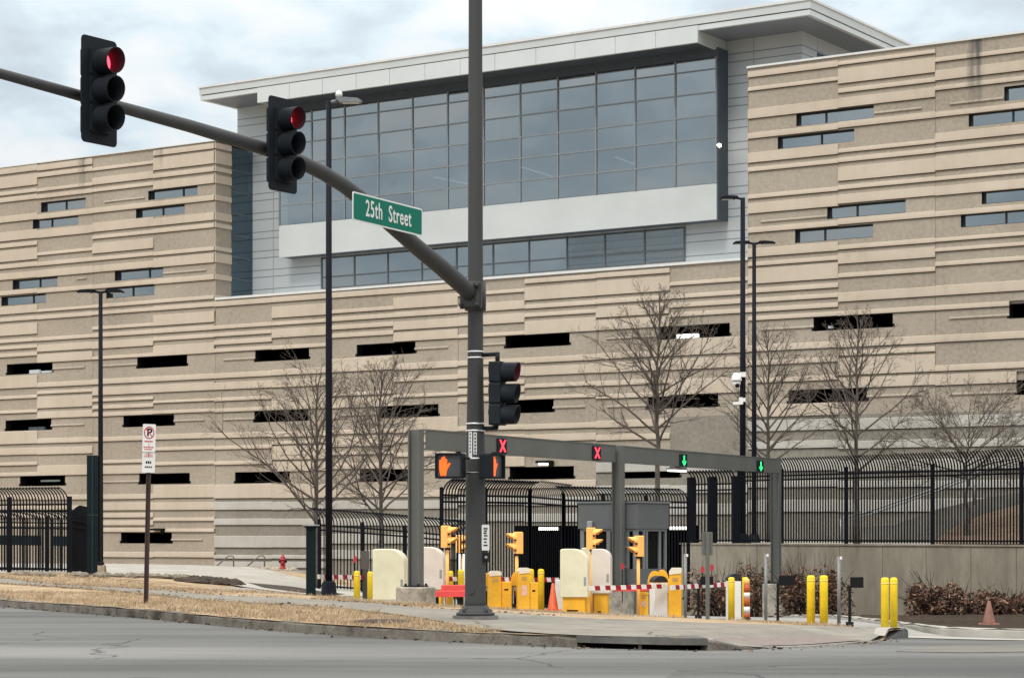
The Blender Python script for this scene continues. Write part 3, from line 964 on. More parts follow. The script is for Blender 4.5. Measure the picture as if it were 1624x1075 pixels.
# windows: reveal, frame, glass
for i, w in enumerate(GLAZED):
    u0, u1, z0, z1 = rect_of(w)
    fr_ = MB()
    D = 0.32
    for (a, b, c, d) in ((u0, u0 + 0.001, z0, z1), (u1 - 0.001, u1, z0, z1)):
        fr_.box(a, b, 0.0, D, c, d)
    fr_.box(u0, u1, 0.0, D, z1 - 0.001, z1)
    fr_.box(u0, u1, 0.0, D, z0, z0 + 0.001)
    fr_.box(u0 + 0.002, u0 + 0.09, 0.21, D, z0 + 0.002, z1 - 0.002)
    fr_.box(u1 - 0.06, u1 - 0.002, 0.21, D, z0 + 0.002, z1 - 0.002)
    fr_.box(u0 + 0.09, u1 - 0.06, 0.212, D, z1 - 0.06, z1 - 0.002)
    fr_.box(u0 + 0.09, u1 - 0.06, 0.212, D, z0 + 0.002, z0 + 0.05)
    mf = (0.5, 0.36, 0.55, 0.66, 0.66, 0.5, 0.66, 0.5)[i % 8] if i < 8 else 0.36 if i in (8, 10, 11) else 0.55
    fr_.box(u0 + (u1 - u0) * mf - 0.035, u0 + (u1 - u0) * mf + 0.035, 0.213, D, z0 + 0.05, z1 - 0.06)
    fo = fr_.build('window', M_frame, bld)
    g = MB()
    g.box(u0 + 0.05, u1 - 0.05, 0.262, 0.275, z0 + 0.03, z1 - 0.03)
    g.build('pane', gl, fo)
    bk = MB()
    bk.box(u0, u1, 1.6, 1.62, z0 - 0.3, z1 + 0.3)
    bk.build('blind', mat('office dim', (0.10, 0.11, 0.12), 0.9), fo)
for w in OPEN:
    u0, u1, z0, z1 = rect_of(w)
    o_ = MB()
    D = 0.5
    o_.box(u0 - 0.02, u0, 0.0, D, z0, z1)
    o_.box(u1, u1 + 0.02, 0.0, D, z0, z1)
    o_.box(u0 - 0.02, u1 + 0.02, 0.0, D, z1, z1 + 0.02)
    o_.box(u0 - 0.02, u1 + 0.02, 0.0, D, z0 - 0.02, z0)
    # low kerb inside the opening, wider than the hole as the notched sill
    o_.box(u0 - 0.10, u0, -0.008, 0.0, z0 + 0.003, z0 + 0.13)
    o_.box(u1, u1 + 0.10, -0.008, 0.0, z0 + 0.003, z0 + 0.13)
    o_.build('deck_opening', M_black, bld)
# lamps and pale panels seen inside the decks and the entry
def lampbar(px0, px1, py, r, th=0.09, name='deck_lamp', m=None):
    u0, u1 = U(px0, r), U(px1, r)
    z = ZP((px0 + px1) / 2, py, r)
    b = MB()
    b.cbox(u0, u1, r, r + 0.2, z - th, z + th, 0.02)
    return b.build(name, m or M_glow, bld)


lampbar(1072, 1106, 533, 0.9, 0.10)
M_offwhite = mat('dim white panel', (0.75, 0.77, 0.78), 0.6, emit=0.35)
lampbar(46, 61, 590, 0.6, 0.13, 'deck_panel', M_offwhite)  # pale panel, no lamp: brightness is put into its colour as faint emission
lampbar(65, 80, 590.5, 0.6, 0.10, 'deck_panel', M_offwhite)
lampbar(45, 70, 680, 0.6, 0.12, 'deck_panel', mat('dim grey panel', (0.25, 0.26, 0.27), 0.7))
lampbar(1313, 1319, 518.5, 0.7, 0.05, 'deck_lamp', M_offwhite)
lampbar(854, 883, 838, 1.2, 0.075)
lampbar(1062, 1090, 837, 1.2, 0.075)
lampbar(64, 92, 762, 0.8, 0.05, 'deck_lamp', mat('dim green lamp', (0.35, 0.42, 0.38), 0.6, emit=0.25))
# entry recess
b = MB()
b.box(ENTRY[0] - 0.3, ENTRY[0], 0.02, 8.9, BASE, ENTRY[3] + 0.2)
b.box(ENTRY[1], ENTRY[1] + 0.3, 0.02, 8.9, BASE, ENTRY[3] + 0.2)
b.box(ENTRY[0], ENTRY[1], 0.02, 8.9, ENTRY[3], ENTRY[3] + 0.3)
b.build('garage_entry', M_black, bld)
# wall lamps
def wall_lamp(px, py, lit):
    u, z = U(px), ZP(px, py)
    b = MB()
    b.cbox(u - 0.38, u + 0.38, -0.55, -0.02, z + 0.02, z + 0.14, 0.03)
    b.box(u + 0.15, u + 0.33, -0.2, 0.0, z - 0.16, z + 0.02)
    o = b.build('wall_lamp', M_black, bld)
    if lit:
        c = MB()
        c.box(u - 0.22, u + 0.1, -0.5, -0.1, z - 0.08, z + 0.018)
        c.build('lens', M_glow, o)


wall_lamp(255, 841.5, False)
wall_lamp(869, 735, True)

# ---- white metal middle block
def panel_mat():
    m = bpy.data.materials.new('white metal panel')
    m.use_nodes = True
    nt = m.node_tree
    b = nt.nodes['Principled BSDF']
    tc = node(nt, 'ShaderNodeTexCoord')
    s = node(nt, 'ShaderNodeSeparateXYZ', {0: tc.outputs['Object']})
    fz = math_(nt, 'FRACT', math_(nt, 'DIVIDE', math_(nt, 'SUBTRACT', s.outputs[2], 14.0), 1.03))
    l1 = math_(nt, 'LESS_THAN', fz, 0.05)
    l2 = math_(nt, 'MULTIPLY', math_(nt, 'GREATER_THAN', fz, 0.36), math_(nt, 'LESS_THAN', fz, 0.41))
    fx = math_(nt, 'FRACT', math_(nt, 'DIVIDE', math_(nt, 'ADD', s.outputs[0], s.outputs[1]), 4.1))
    l3 = math_(nt, 'LESS_THAN', fx, 0.009)
    ln_ = math_(nt, 'MAXIMUM', math_(nt, 'MAXIMUM', l1, l2), l3)
    n = node(nt, 'ShaderNodeTexNoise', {'Vector': tc.outputs['Object'], 'Scale': 0.6, 'Detail': 3.0})
    base = mix_(nt, n.outputs[0], (0.40, 0.435, 0.45), (0.485, 0.515, 0.525))
    c = mix_(nt, math_(nt, 'MULTIPLY', ln_, 0.72), base, (0.10, 0.11, 0.12))
    nt.links.new(c, b.inputs['Base Color'])
    b.inputs['Roughness'].default_value = 0.42
    b.inputs['Metallic'].default_value = 0.15
    return m


M_panel = panel_mat()
M_fascia = mat('white fascia metal', (0.50, 0.525, 0.52), 0.4, metal=0.1, var=0.05, scale=0.5)
M_fascia2 = mat('bright fascia metal', (0.55, 0.58, 0.58), 0.4, metal=0.1, var=0.05, scale=0.5)
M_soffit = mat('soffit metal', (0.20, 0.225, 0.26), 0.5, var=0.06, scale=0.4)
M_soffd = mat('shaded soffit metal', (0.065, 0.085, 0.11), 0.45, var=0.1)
RW = 3.0
w0, w1 = U(376.5, RW), U(1272, RW)
RC = 0.2
ztop, zmid, zlow, zdrop = ZP(743, 79, RC), ZP(743, 90.5, RC), ZP(743, 99.5, RC), ZP(743, 117.5, RC)
mb = MB()
mb.box(w0, w1, RW, RW + 24, LEDGE - 1.0, zlow + 0.1)
blk = mb.build('metal_wall', M_panel, bld)
# lower window band with blinds
lb = [511, 563, 616, 670, 725, 783, 840, 900, 960, 1023, 1086]
zb0, zb1, zbm = ZP(1086, 414.5, RW), ZP(1086, 359, RW), ZP(1086, 394.5, RW)
M_mull = mat('band mullion metal', (0.10, 0.11, 0.12), 0.5)
f = MB()
for p in lb:
    u = U(p, RW)
    f.box(u - 0.04, u + 0.04, RW - 0.07, RW - 0.005, zb0, zb1)
for a, b_ in zip(lb, lb[1:]):
    ua, ub = U(a, RW) + 0.05, U(b_, RW) - 0.05
    f.box(ua, ub, RW - 0.06, RW - 0.005, zbm - 0.035, zbm + 0.035)
    f.box(ua, ub, RW - 0.06, RW - 0.005, zb0, zb0 + 0.05)
fo = f.build('window_band', M_mull, bld)
cg = gl.copy()
cg.name = 'clear glass'
for nd in cg.node_tree.nodes:
    if nd.type == 'BSDF_TRANSPARENT':
        nd.inputs['Color'].default_value = (0.85, 0.87, 0.88, 1)
    if nd.type == 'MATH' and nd.operation == 'MULTIPLY_ADD':
        nd.inputs[2].default_value = 0.14
    if nd.type == 'MIX_SHADER' and not nd.inputs[0].is_linked:
        nd.inputs[0].default_value = 0.15
for a, b_ in zip(lb, lb[1:]):
    g = MB()
    g.box(U(a, RW) + 0.051, U(b_, RW) - 0.051, RW - 0.035, RW - 0.027, zb0 + 0.051, zb1 - 0.01)
    g.build('pane', cg if a >= 900 else gl, fo)
for a, b_, h in ((900, 960, .62), (960, 1023, .9), (1023, 1086, .97)):
    bl = MB()
    ua, ub = U(a, RW) + 0.07, U(b_, RW) - 0.07
    z = zb1 - 0.05
    while z > zb1 - (zb1 - zb0) * h:
        bl.box(ua, ub, RW - 0.020, RW - 0.008, z - 0.20, z - 0.06)
        z -= 0.36
    bl.build('blind', mat('pale blind', (0.62, 0.58, 0.52), 0.8), fo)
# roof slab with two fascia bands
r0, r1 = U(316, RC), U(1285, RC)
rs = MB()
rs.box(r0 + 0.25, r1 - 0.25, RC + 0.25, 30, zlow, zmid - 0.04)
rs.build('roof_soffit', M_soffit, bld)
rs = MB()
rs.box(r0 + 0.12, r1 - 0.12, RC + 0.12, 30.1, zmid - 0.06, zmid)
rs.build('shadow_gap', mat('dark gap', (0.05, 0.052, 0.06), 0.7), bld)
rs = MB()
rs.box(r0, r1, RC, 30.3, zmid, ztop)
ro = rs.build('roof', M_fascia, bld)
rs = MB()
rs.box(r0 - 0.06, r1 + 0.06, RC - 0.06, 30.4, ztop, ztop + 0.10)
rs.build('roof_edge', M_flash, ro)
rs = MB()
rs.box(r0 + 0.04, r1 - 0.04, RC + 0.04, RC + 0.25, zlow, zmid - 0.045)
rs.box(r0 + 0.04, r0 + 0.25, RC + 0.25, 30, zlow, zmid - 0.045)
rs.box(r1 - 0.25, r1 - 0.04, RC + 0.25, 30, zlow, zmid - 0.045)
rs.build('lower_fascia', M_fascia2, bld)
d0, d1 = U(408, RC), U(1107, RC)
rs = MB()
ps = [408, 459, 511.5, 565, 618, 674, 730, 785, 850, 912, 976, 1040, 1107]
for a, b_ in zip(ps, ps[1:]):
    rs.box(U(a, RC) + 0.012, U(b_, RC) - 0.012, RC - 0.01, RC + 0.16, zdrop, zmid - 0.05)
rs.box(d0 + 0.02, d1 - 0.02, RC + 0.02, RC + 0.18, zdrop + 0.02, zlow)
rs.box(d1 - 0.15, d1 - 0.02, RC + 0.19, RW - 0.02, zdrop + 0.01, zlow)
rs.box(d0 + 0.02, d0 + 0.15, RC + 0.19, RW - 0.02, zdrop + 0.01, zlow)
rs.build('drop_fascia', M_fascia2, bld)
rs = MB()
rs.box(d0 + 0.16, d1 - 0.16, RC + 0.19, RW - 0.02, zdrop + 0.10, zdrop + 0.2)
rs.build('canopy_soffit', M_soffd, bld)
# glazed box
RG = 2.0
bu0, bu1 = U(443, RG), U(1136, RG)
zf0, zf1, zg1 = ZP(1135, 348, RG), ZP(1135, 291, RG), ZP(1135, 90, RG)
mb = MB()
mb.box(bu0 - 0.02, bu1 + 0.02, RG, RG + 0.12, zf0, zf1)
mb.build('spandrel', M_fascia, bld)
mb = MB()
mb.box(bu1 + 0.02, bu1 + 0.10, RG, RW, zf0, zf1)
mb.box(bu1 + 0.01, bu1 + 0.09, RG + 0.02, RW, zf1, zdrop + 0.1)
mb.box(bu0, bu1, RG + 0.12, RW, zf0 + 0.02, zf0 + 0.12)
mb.box(bu0, bu1, RG + 0.02, RG + 0.14, zg1, zdrop + 0.1)
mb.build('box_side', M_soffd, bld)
cm = [443, 494, 547, 600, 653, 709, 766, 824, 883, 945, 1007, 1072, 1136]
us_ = [bu0 + (bu1 - bu0) * i / 12 for i in range(13)]
rows = [ZP(1135, y, RG) for y in (291, 255, 217.5, 182, 145.6, 109)] + [zg1]
f = MB()
for u in us_:
    f.box(u - 0.035, u + 0.035, RG - 0.03, RG + 0.05, zf1, zg1)
for a, b_ in zip(us_, us_[1:]):
    for z in rows[1:-1]:
        f.box(a + 0.035, b_ - 0.035, RG - 0.025, RG + 0.05, z - 0.03, z + 0.03)
fo = f.build('curtain_wall', mat('mullion metal', (0.20, 0.22, 0.232), 0.5), bld)
rg_ = random.Random(8)
for i in range(12):
    g = MB()
    for j in range(6):
        ty, tx = rg_.uniform(-0.006, 0.006), rg_.uniform(-0.006, 0.006)
        a, b_, c, d = us_[i] + 0.036, us_[i + 1] - 0.036, rows[j] + 0.02, rows[j + 1] - 0.02
        y = RG + 0.02
        g.add([(a, y - tx, c), (b_, y + tx, c), (b_, y + tx + ty, d), (a, y - tx + ty, d)], [(0, 1, 2, 3)])
    g.build('pane', gl, fo)
b = MB()
b.box(bu0, bu1, RG + 0.7, RG + 0.75, zf1 - 0.2, zg1)
b.build('interior', mat('office interior', (0.10, 0.11, 0.115), 0.9), bld)
for (pa, ya, pb, yb) in ((827, 265, 884, 283), (690, 281, 738, 291), (976, 249, 1006, 261)):
    c = MB()
    c.tube([(U(pa, RG + .4), RG + 0.35, ZP(pa, ya, RG + .4)), (U(pb, RG + .4), RG + 0.6, ZP(pb, yb, RG + .4))], 0.035, 6)
    c.build('ceiling_light', mat('ceiling lamp strip', (1, 0.97, 0.9), 0.5, var=0, emit=0.55), bld)
b = MB()
uu, zz = bu1 + 0.10, ZP(1141, 230, RG)
b.lathe([(0.0, -0.10), (0.10, -0.06), (0.12, 0), (0.10, 0.06), (0.0, 0.10)], 12, (uu - 0.02, RG + 0.12, zz))
b.build('wall_lamp', mat('bright lamp', (1, 0.93, 0.7), 0.5, var=0, emit=6), bld)
# dark glass return between left wing and middle block
b = MB()
zt_, zb_ = ZP(383, 238, 2.0), LEDGE + 0.1
b.add([(uL1, 1.24, zb_), (uL1, 2.98, zb_), (uL1, 2.98, zt_), (uL1, 1.24, zt_)], [(0, 1, 2, 3)])
sg = b.build('side_glazing', dg, bld)
b = MB()
for k in range(0, 8):
    z = zb_ + (zt_ - zb_) * k / 7.0
    b.box(uL1 + 0.0, uL1 + 0.025, 1.26, 2.96, z - 0.02, z + 0.02)
b.box(uL1 + 0.001, uL1 + 0.026, 1.245, 1.285, zb_ - 0.02, zt_ + 0.02)
b.box(uL1 + 0.001, uL1 + 0.026, 2.93, 2.97, zb_ - 0.02, zt_ + 0.02)
b.build('frame', mat('grey mullion', (0.11, 0.14, 0.16), 0.5), sg)
b = MB()
b.box(uL1 - 0.5, uL1 - 0.3, 1.3, 2.98, zb_ - .5, zt_ + 0.3)
b.build('interior', M_dark, bld)
# dark window on the right flank of the middle block
b = MB()
za, zb2 = ZP(1290, 80, RW + 1), ZP(1290, 100, RW + 1)
b.box(w1 - 0.01, w1 + 0.03, RW + 1.6, RW + 9, zb2 - 1.0, za)
b.build('flank_window', dg, bld)
# ------------------------------------------------------------------ street furniture near the corner
M_pole = mat('dark grey pole paint', (0.052, 0.053, 0.052), 0.6, spec=0.25, var=0.12, scale=1.5, stretch=(1, 1, 0.3))
M_sigblk = mat('black signal paint', (0.009, 0.012, 0.016), 0.65, var=0.2, spec=0.2)
M_steel = mat('galvanised steel', (0.30, 0.31, 0.31), 0.45, metal=0.3, var=0.15)
M_bright = mat('bright steel band', (0.72, 0.73, 0.72), 0.3, metal=0.6, var=0.08)
M_red = mat('red lens lit', (1.0, 0.07, 0.12), 0.4, var=0.0, emit=2.6)
M_redglow = mat('red-lit visor lining', (0.070, 0.016, 0.024), 0.7, spec=0.1, var=0.1)  # red glow of the lit lens is put into the lining colour
M_lens_off = mat('lens unlit', (0.02, 0.02, 0.018), 0.25)
M_orange = mat('orange hand lit', (1.0, 0.085, 0.008), 0.4, var=0.0, emit=1.5)
M_lensgrey = mat('pedestrian lens', (0.055, 0.058, 0.065), 0.4)
M_white = mat('white paint', (0.72, 0.72, 0.70), 0.5, var=0.06)
M_green = mat('sign green', (0.0, 0.15, 0.098), 0.6, spec=0.2, var=0.05)
M_sgn = mat('white sign sheeting', (0.66, 0.66, 0.64), 0.5, var=0.06)


def text_mesh(body, size, sx, name, m, parent, loc, rot, depth=0.004, space=1.0, bold=0.0):
    c = bpy.data.curves.new('tmp', 'FONT')
    c.body = body
    c.size = size
    c.align_x = 'CENTER'
    c.align_y = 'CENTER'
    c.extrude = depth
    c.space_character = space
    c.offset = bold
    t = bpy.data.objects.new('tmp', c)
    col.objects.link(t)
    bpy.context.view_layer.update()
    me = bpy.data.meshes.new_from_object(t.evaluated_get(bpy.context.evaluated_depsgraph_get()))
    bpy.data.objects.remove(t)
    me.name = name
    me.transform(Matrix.LocRotScale(Vector(loc), rot, Vector((1, 1, 1))) @ Matrix.Diagonal((sx, 1, 1, 1)))
    me.materials.clear()
    me.materials.append(m)
    o = bpy.data.objects.new(name, me)
    col.objects.link(o)
    o.parent = parent
    return o


UPR = Matrix.Rotation(R(90), 3, 'X').to_quaternion()     # lay text into the x,z plane facing -y

# ---- signal pole with its mast arm
PX, PY = (754 - CX) / F * 34.6, 34.6
pz = G(PX, PY) + 0.02
t_ = thing('signal_pole', 'dark grey traffic signal pole with a long curved mast arm at the corner', 'signal pole', (PX, PY, 0))
b = MB()
b.lathe([(0.175, 0.16), (0.166, 0.30), (0.156, 1.6), (0.1525, 2.39), (0.141, 2.88), (0.128, 3.6), (0.121, 4.36), (0.115, 6.5), (0.106, 9.7), (0.100, 11.2), (0.0, 11.25)], 24)
pole = b.build('pole', M_pole, t_)
b = MB()
b.lathe([(0.30, pz + 0.06), (0.30, pz + 0.10), (0.26, pz + 0.11), (0.255, pz + 0.15), (0.21, pz + 0.17), (0.20, pz + 0.21), (0.17, pz + 0.215)], 8)
for k in range(4):
    a = math.pi / 4 + k * math.pi / 2
    b.lathe([(0.035, pz + 0.1), (0.035, pz + 0.17), (0.0, pz + 0.18)], 6, (0.235 * math.cos(a), 0.235 * math.sin(a), 0))
b.build('base_plate', M_pole, t_)
b = MB()
b.lathe([(0.36, pz - 0.2), (0.355, pz + 0.055), (0.0, pz + 0.06)], 10)
b.build('foundation', M_dconc, t_)
b = MB()
b.prism([(0.055 * math.cos(a), 0.085 * math.sin(a)) for a in [i * math.pi / 8 for i in range(16)]], -0.02, 0.0)
hh = b.build('handhole_cover', M_pole, t_)
hh.location = (-0.06, -0.155, 0.50)


def armpt(px, py):
    t = (px - CX) / F
    k = (34.6 * t + 0.585) / (8.4 * t - 4.275)
    return W(px, py, 34.6 - 8.4 * k)


ap = [armpt(*p) for p in ((752, 470), (735, 455), (700, 424), (660, 391), (620, 356), (580, 321), (545, 294), (510, 273), (470, 253.5), (420, 236), (300, 200), (190, 170), (100, 144.5), (0, 117), (-140, 80))]
ap = [p - Vector((PX, PY, 0)) for p in ap]
ra = [0.135, 0.132, 0.128, 0.122, 0.117, 0.112, 0.107, 0.103, 0.098, 0.092, 0.080, 0.070, 0.063, 0.057, 0.05]
b = MB()
b.tube(ap, ra, 16)
b.build('mast_arm', M_pole, t_)
ad = (ap[1] - ap[0]).normalized()
b = MB()
c0 = Vector((0, 0, ap[0].z))
h2 = Vector((ap[3].x, ap[3].y, 0)).normalized()
sd_ = Vector((-h2.y, h2.x, 0))
for dd, hw, hz in ((0.125, 0.19, 0.20), (0.165, 0.17, 0.18)):
    vs = []
    for s in (-1, 1):
        for zz in (-1, 1):
            for e in (0, 0.035):
                vs.append(c0 + h2 * (dd + e) + sd_ * (s * hw) + Vector((0, 0, zz * hz)))
    b.add(vs, [(0, 2, 6, 4), (1, 5, 7, 3), (0, 1, 3, 2), (4, 6, 7, 5), (0, 4, 5, 1), (2, 3, 7, 6)])
for s in (-1, 1):
    for zz in (-1, 1):
        p = c0 + h2 * 0.2 + sd_ * (s * 0.14) + Vector((0, 0, zz * 0.15))
        b.tube([p, p + h2 * 0.05], 0.03, 6)
b.lathe([(0.165, ap[0].z - 0.22), (0.165, ap[0].z + 0.22)], 20)
b.build('arm_flange', M_pole, t_)


def zpx(py):
    return EYE - (py - HZ) / F * 34.6


for y in (558, 567.5, 672, 683, 727, 750):
    b = MB()
    r = 0.141 if y > 650 else 0.1235
    b.lathe([(r - 0.01, zpx(y) - 0.013), (r + 0.006, zpx(y) - 0.013), (r + 0.006, zpx(y) + 0.013), (r - 0.01, zpx(y) + 0.013)], 24)
    o = b.build('band', M_bright, t_)
    o.scale = (1.04, 1.04, 1) if y > 650 else (1, 1, 1)
# paper strips wrapped on the pole front
for (xa, xb, ya, yb, m) in ((743.5, 749, 685, 726, M_sgn), (751, 756.5, 686, 721, M_sgn), (745, 749.5, 731, 744, M_steel)):
    b = MB()
    vs = []
    for zz in (zpx(yb), zpx(ya)):
        for q in range(5):
            px = xa + (xb - xa) * q / 4
            x = (px - 754) / F * 34.6
            vs.append((x, -math.sqrt(max(0.149 ** 2 - x * x, 0.0001)), zz))
    b.add(vs, [(q, q + 1, q + 6, q + 5) for q in range(4)])
    for q in range(6 if xb - xa > 5.2 and m is M_sgn else 0):      # illegible dark characters
        zz = zpx(ya + 4 + q * 5.5)
        x = ((xa + xb) / 2 - 754) / F * 34.6
        y = -math.sqrt(0.149 ** 2 - x * x) - 0.003
        b.add([(x - 0.012, y, zz - 0.016), (x + 0.010, y, zz - 0.014), (x + 0.012, y, zz + 0.014), (x - 0.010, y, zz + 0.016)], [(0, 1, 2, 3)], 1)
    b.build('pole_sticker', [m, M_black], t_)


# ---- vehicle signals
def rounded(x0, x1, z0, z1, r, n=4):
    out = []
    for cx, cz, a0 in ((x1 - r, z0 + r, -90), (x1 - r, z1 - r, 0), (x0 + r, z1 - r, 90), (x0 + r, z0 + r, 180)):
        for k in range(n + 1):
            a = R(a0 + 90 * k / n)
            out.append((cx + r * math.cos(a), cz + r * math.sin(a)))
    return out


def traffic_signal(name, label, loc, rz, plate, group):
    t = thing(name, label, 'traffic light', loc, rz, group)
    t.scale = (0.93, 0.93, 0.93)
    h = 0.355
    b = MB()
    for k in (-1, 0, 1):
        b.prism(rounded(-0.17, 0.17, k * h - h / 2 + 0.004, k * h + h / 2 - 0.004, 0.03), -0.10, 0.10)
    b.box(-0.15, 0.15, -0.085, 0.085, -1.5 * h + 0.02, 1.5 * h - 0.02)
    b.build('housing', M_sigblk, t)
    if not plate:       # hinges and rear lobes of the older head
        b = MB()
        for k in (-1, 0, 1):
            b.prism([(0.03 * math.cos(a), k * h + 0.05 + 0.06 * math.sin(a)) for a in [i * math.pi / 6 for i in range(12)]], 0.10, 0.155)
        b.build('rear_latch', M_sigblk, t)
    if plate:
        b = MB()
        b.prism(rounded(-0.305, 0.305, -0.665, 0.665, 0.06), -0.062, -0.052)
        b.build('backplate', M_sigblk, t)
    for k, mm in ((1, M_red), (0, M_lens_off), (-1, M_lens_off)):
        z = k * h
        b = MB()
        b.lathe([(0.0, 0.025), (0.08, 0.018), (0.148, 0.0), (0.150, -0.02)], 20)
        le = b.build('lens', mm, t)
        le.rotation_euler = (R(90), 0, 0)
        le.location = (0, -0.105, z)
        b = MB()
        n = 24
        for (ra_, rb_, mi) in ((0.163, 0.160, 0), (0.154, 0.150, 1)):
            vs, fs = [], []
            for q in range(n):
                a = 2 * math.pi * q / n
                ln_ = 0.28 - 0.06 * (0.5 - 0.5 * math.sin(a))
                vs.append((ra_ * math.cos(a), -0.10, z + ra_ * math.sin(a)))
                vs.append((rb_ * math.cos(a), -0.10 - ln_, z + rb_ * math.sin(a)))
            for q in range(n):
                w2 = (q + 1) % n
                fs.append((2 * q, 2 * q + 1, 2 * w2 + 1, 2 * w2))
            b.add(vs, fs, mi, True)
        o = len(b.v) - 2 * n
        b.f += [(o - 2 * n + 2 * q + 1, o - 2 * n + 2 * ((q + 1) % n) + 1, o + 2 * ((q + 1) % n) + 1, o + 2 * q + 1) for q in range(n)]
        b.m += [0] * n
        b.sm += [False] * n
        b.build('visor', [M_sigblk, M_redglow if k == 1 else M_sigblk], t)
    return t


def arm_mount(t, d):
    b = MB()
    b.tube([(0, 0.10, 0.0), (0, d, 0.0)], 0.05, 8)
    b.box(-0.04, 0.04, 0.09, 0.13, -0.45, 0.45)
    b.build('mounting_bracket', M_sigblk, t)


FACE = R(55)
off = Vector((math.sin(FACE), -math.cos(FACE), 0)) * 0.20


def hang(px, py):
    """head position a bracket length in front of the arm"""
    q = px
    for _ in range(30):
        p = armpt(q, py) + off
        q -= (CX + F * p.x / p.y - px)
    p = armpt(q, py)
    p.z = W(px, py, p.y + off.y).z
    return p


s1 = hang(152, 146)
t = traffic_signal('traffic_signal', 'black traffic light, red lit, hung against the sky on the outer arm', s1 + off, FACE, True, 'traffic lights on the corner pole')
arm_mount(t, 0.2)
s2 = hang(443.5, 231)
t = traffic_signal('traffic_signal', 'black traffic light, red lit, on the arm before the white metal corner', s2 + off, FACE, True, 'traffic lights on the corner pole')
arm_mount(t, 0.2)
s3 = W(789, 624, 34.4)
t = traffic_signal('traffic_signal', 'black traffic light without backplate, bracketed to the side of the signal pole', s3, R(72), False, 'traffic lights on the corner pole')
inv = Matrix.Rotation(-R(72), 3, 'Z') * (1 / 0.93)
pc = Vector((PX, PY, 0))
for zz in ((zpx(563) - s3.z) / 0.93, (zpx(679) - s3.z) / 0.93):
    a_ = Vector((0, 0.0, zz))
    e = inv @ Vector((pc.x - s3.x + 0.10, pc.y - s3.y - 0.02, 0))
    e.z = zz
    b = MB()
    b.tube([e, a_], 0.035, 8)
    b.tube([a_ + Vector((0, 0, 0.03)), Vector((0, 0, 0.5 if zz > 0 else -0.5))], 0.04, 8)
    b.build('mounting_bracket', M_sigblk, t)

# ---- street name sign on the arm
L0, L1 = W(559, 330, 30.55), W(669.5, 350, 32.25)
cen = (L0 + L1) / 2
wd_ = (Vector((L1.x, L1.y, 0)) - Vector((L0.x, L0.y, 0))).length
ang = math.atan2(L1.y - L0.y, L1.x - L0.x)
t = thing('street_name_sign', 'green street name sign with white lettering on the mast arm', 'street sign', cen, ang)
b = MB()
hS = 0.40
b.prism(rounded(-wd_ / 2, wd_ / 2, -hS / 2, hS / 2, 0.035), -0.004, 0.004)
b.build('border', M_white, t)
b = MB()
b.prism(rounded(-wd_ / 2 + 0.022, wd_ / 2 - 0.022, -hS / 2 + 0.022, hS / 2 - 0.022, 0.025), -0.0065, -0.003)
b.build('panel', M_green, t)
text_mesh('25th  Street', 0.325, 0.70, 'lettering', M_white, t, (0.0, -0.009, 0.0), UPR, 0.002, 1.12, 0.003)
b = MB()
for x in (-0.55, 0.45):
    b.box(x - 0.03, x + 0.03, 0.006, 0.16, -0.05, 0.05)
b.build('sign_clamp', M_sigblk, t)


# ---- pedestrian signals
def hand_mesh():
    P = [(-0.050, -0.15), (0.035, -0.15), (0.052, -0.06), (0.105, 0.025), (0.100, 0.042), (0.082, 0.040), (0.052, 0.005), (0.052, 0.095), (0.036, 0.105), (0.024, 0.095),
         (0.021, 0.135), (0.005, 0.145), (-0.008, 0.135), (-0.012, 0.120), (-0.026, 0.130), (-0.039, 0.118), (-0.042, 0.085), (-0.055, 0.092), (-0.068, 0.080), (-0.072, -0.03)]
    return P


def ped_signal(label, loc, rz):
    t = thing('pedestrian_signal', label, 'pedestrian signal', loc, rz, 'pedestrian signals on the pole')
    b = MB()
    b.prism(rounded(-0.215, 0.215, -0.195, 0.195, 0.03), -0.07, 0.11)
    b.build('housing', M_sigblk, t)
    b = MB()
    for f_ in (rounded(-0.215, 0.215, 0.172, 0.195, 0.01, 2), rounded(-0.215, 0.215, -0.195, -0.175, 0.008, 2), rounded(-0.215, -0.192, -0.174, 0.171, 0.008, 2), rounded(0.192, 0.215, -0.174, 0.171, 0.008, 2)):
        b.prism(f_, -0.13, -0.071)
    b.build('hood', M_sigblk, t)
    b = MB()
    b.prism(rounded(-0.185, 0.185, -0.165, 0.165, 0.02), -0.080, -0.072)
    le = b.build('lens', M_lensgrey, t)
    b = MB()
    b.prism([(x - 0.085, z * 1.02) for x, z in hand_mesh()], -0.087, -0.082)
    b.build('hand_symbol', M_orange, le)
    b = MB()
    b.box(0.215, 0.30, 0.0, 0.06, 0.10, 0.13)
    b.box(0.215, 0.30, 0.0, 0.06, -0.13, -0.10)
    b.tube([(0.12, 0.02, 0.195), (0.12, 0.02, 0.225)], 0.04, 8)
    b.build('mounting_bracket', M_sigblk, t)
    return t


ped_signal('black pedestrian signal showing a bright orange hand, facing the street left of the pole', W(714.5, 738.5, 34.2), R(-14))
o = ped_signal('black pedestrian signal turned side-on, its orange hand narrow, right of the pole', W(780, 739, 34.35), R(64))

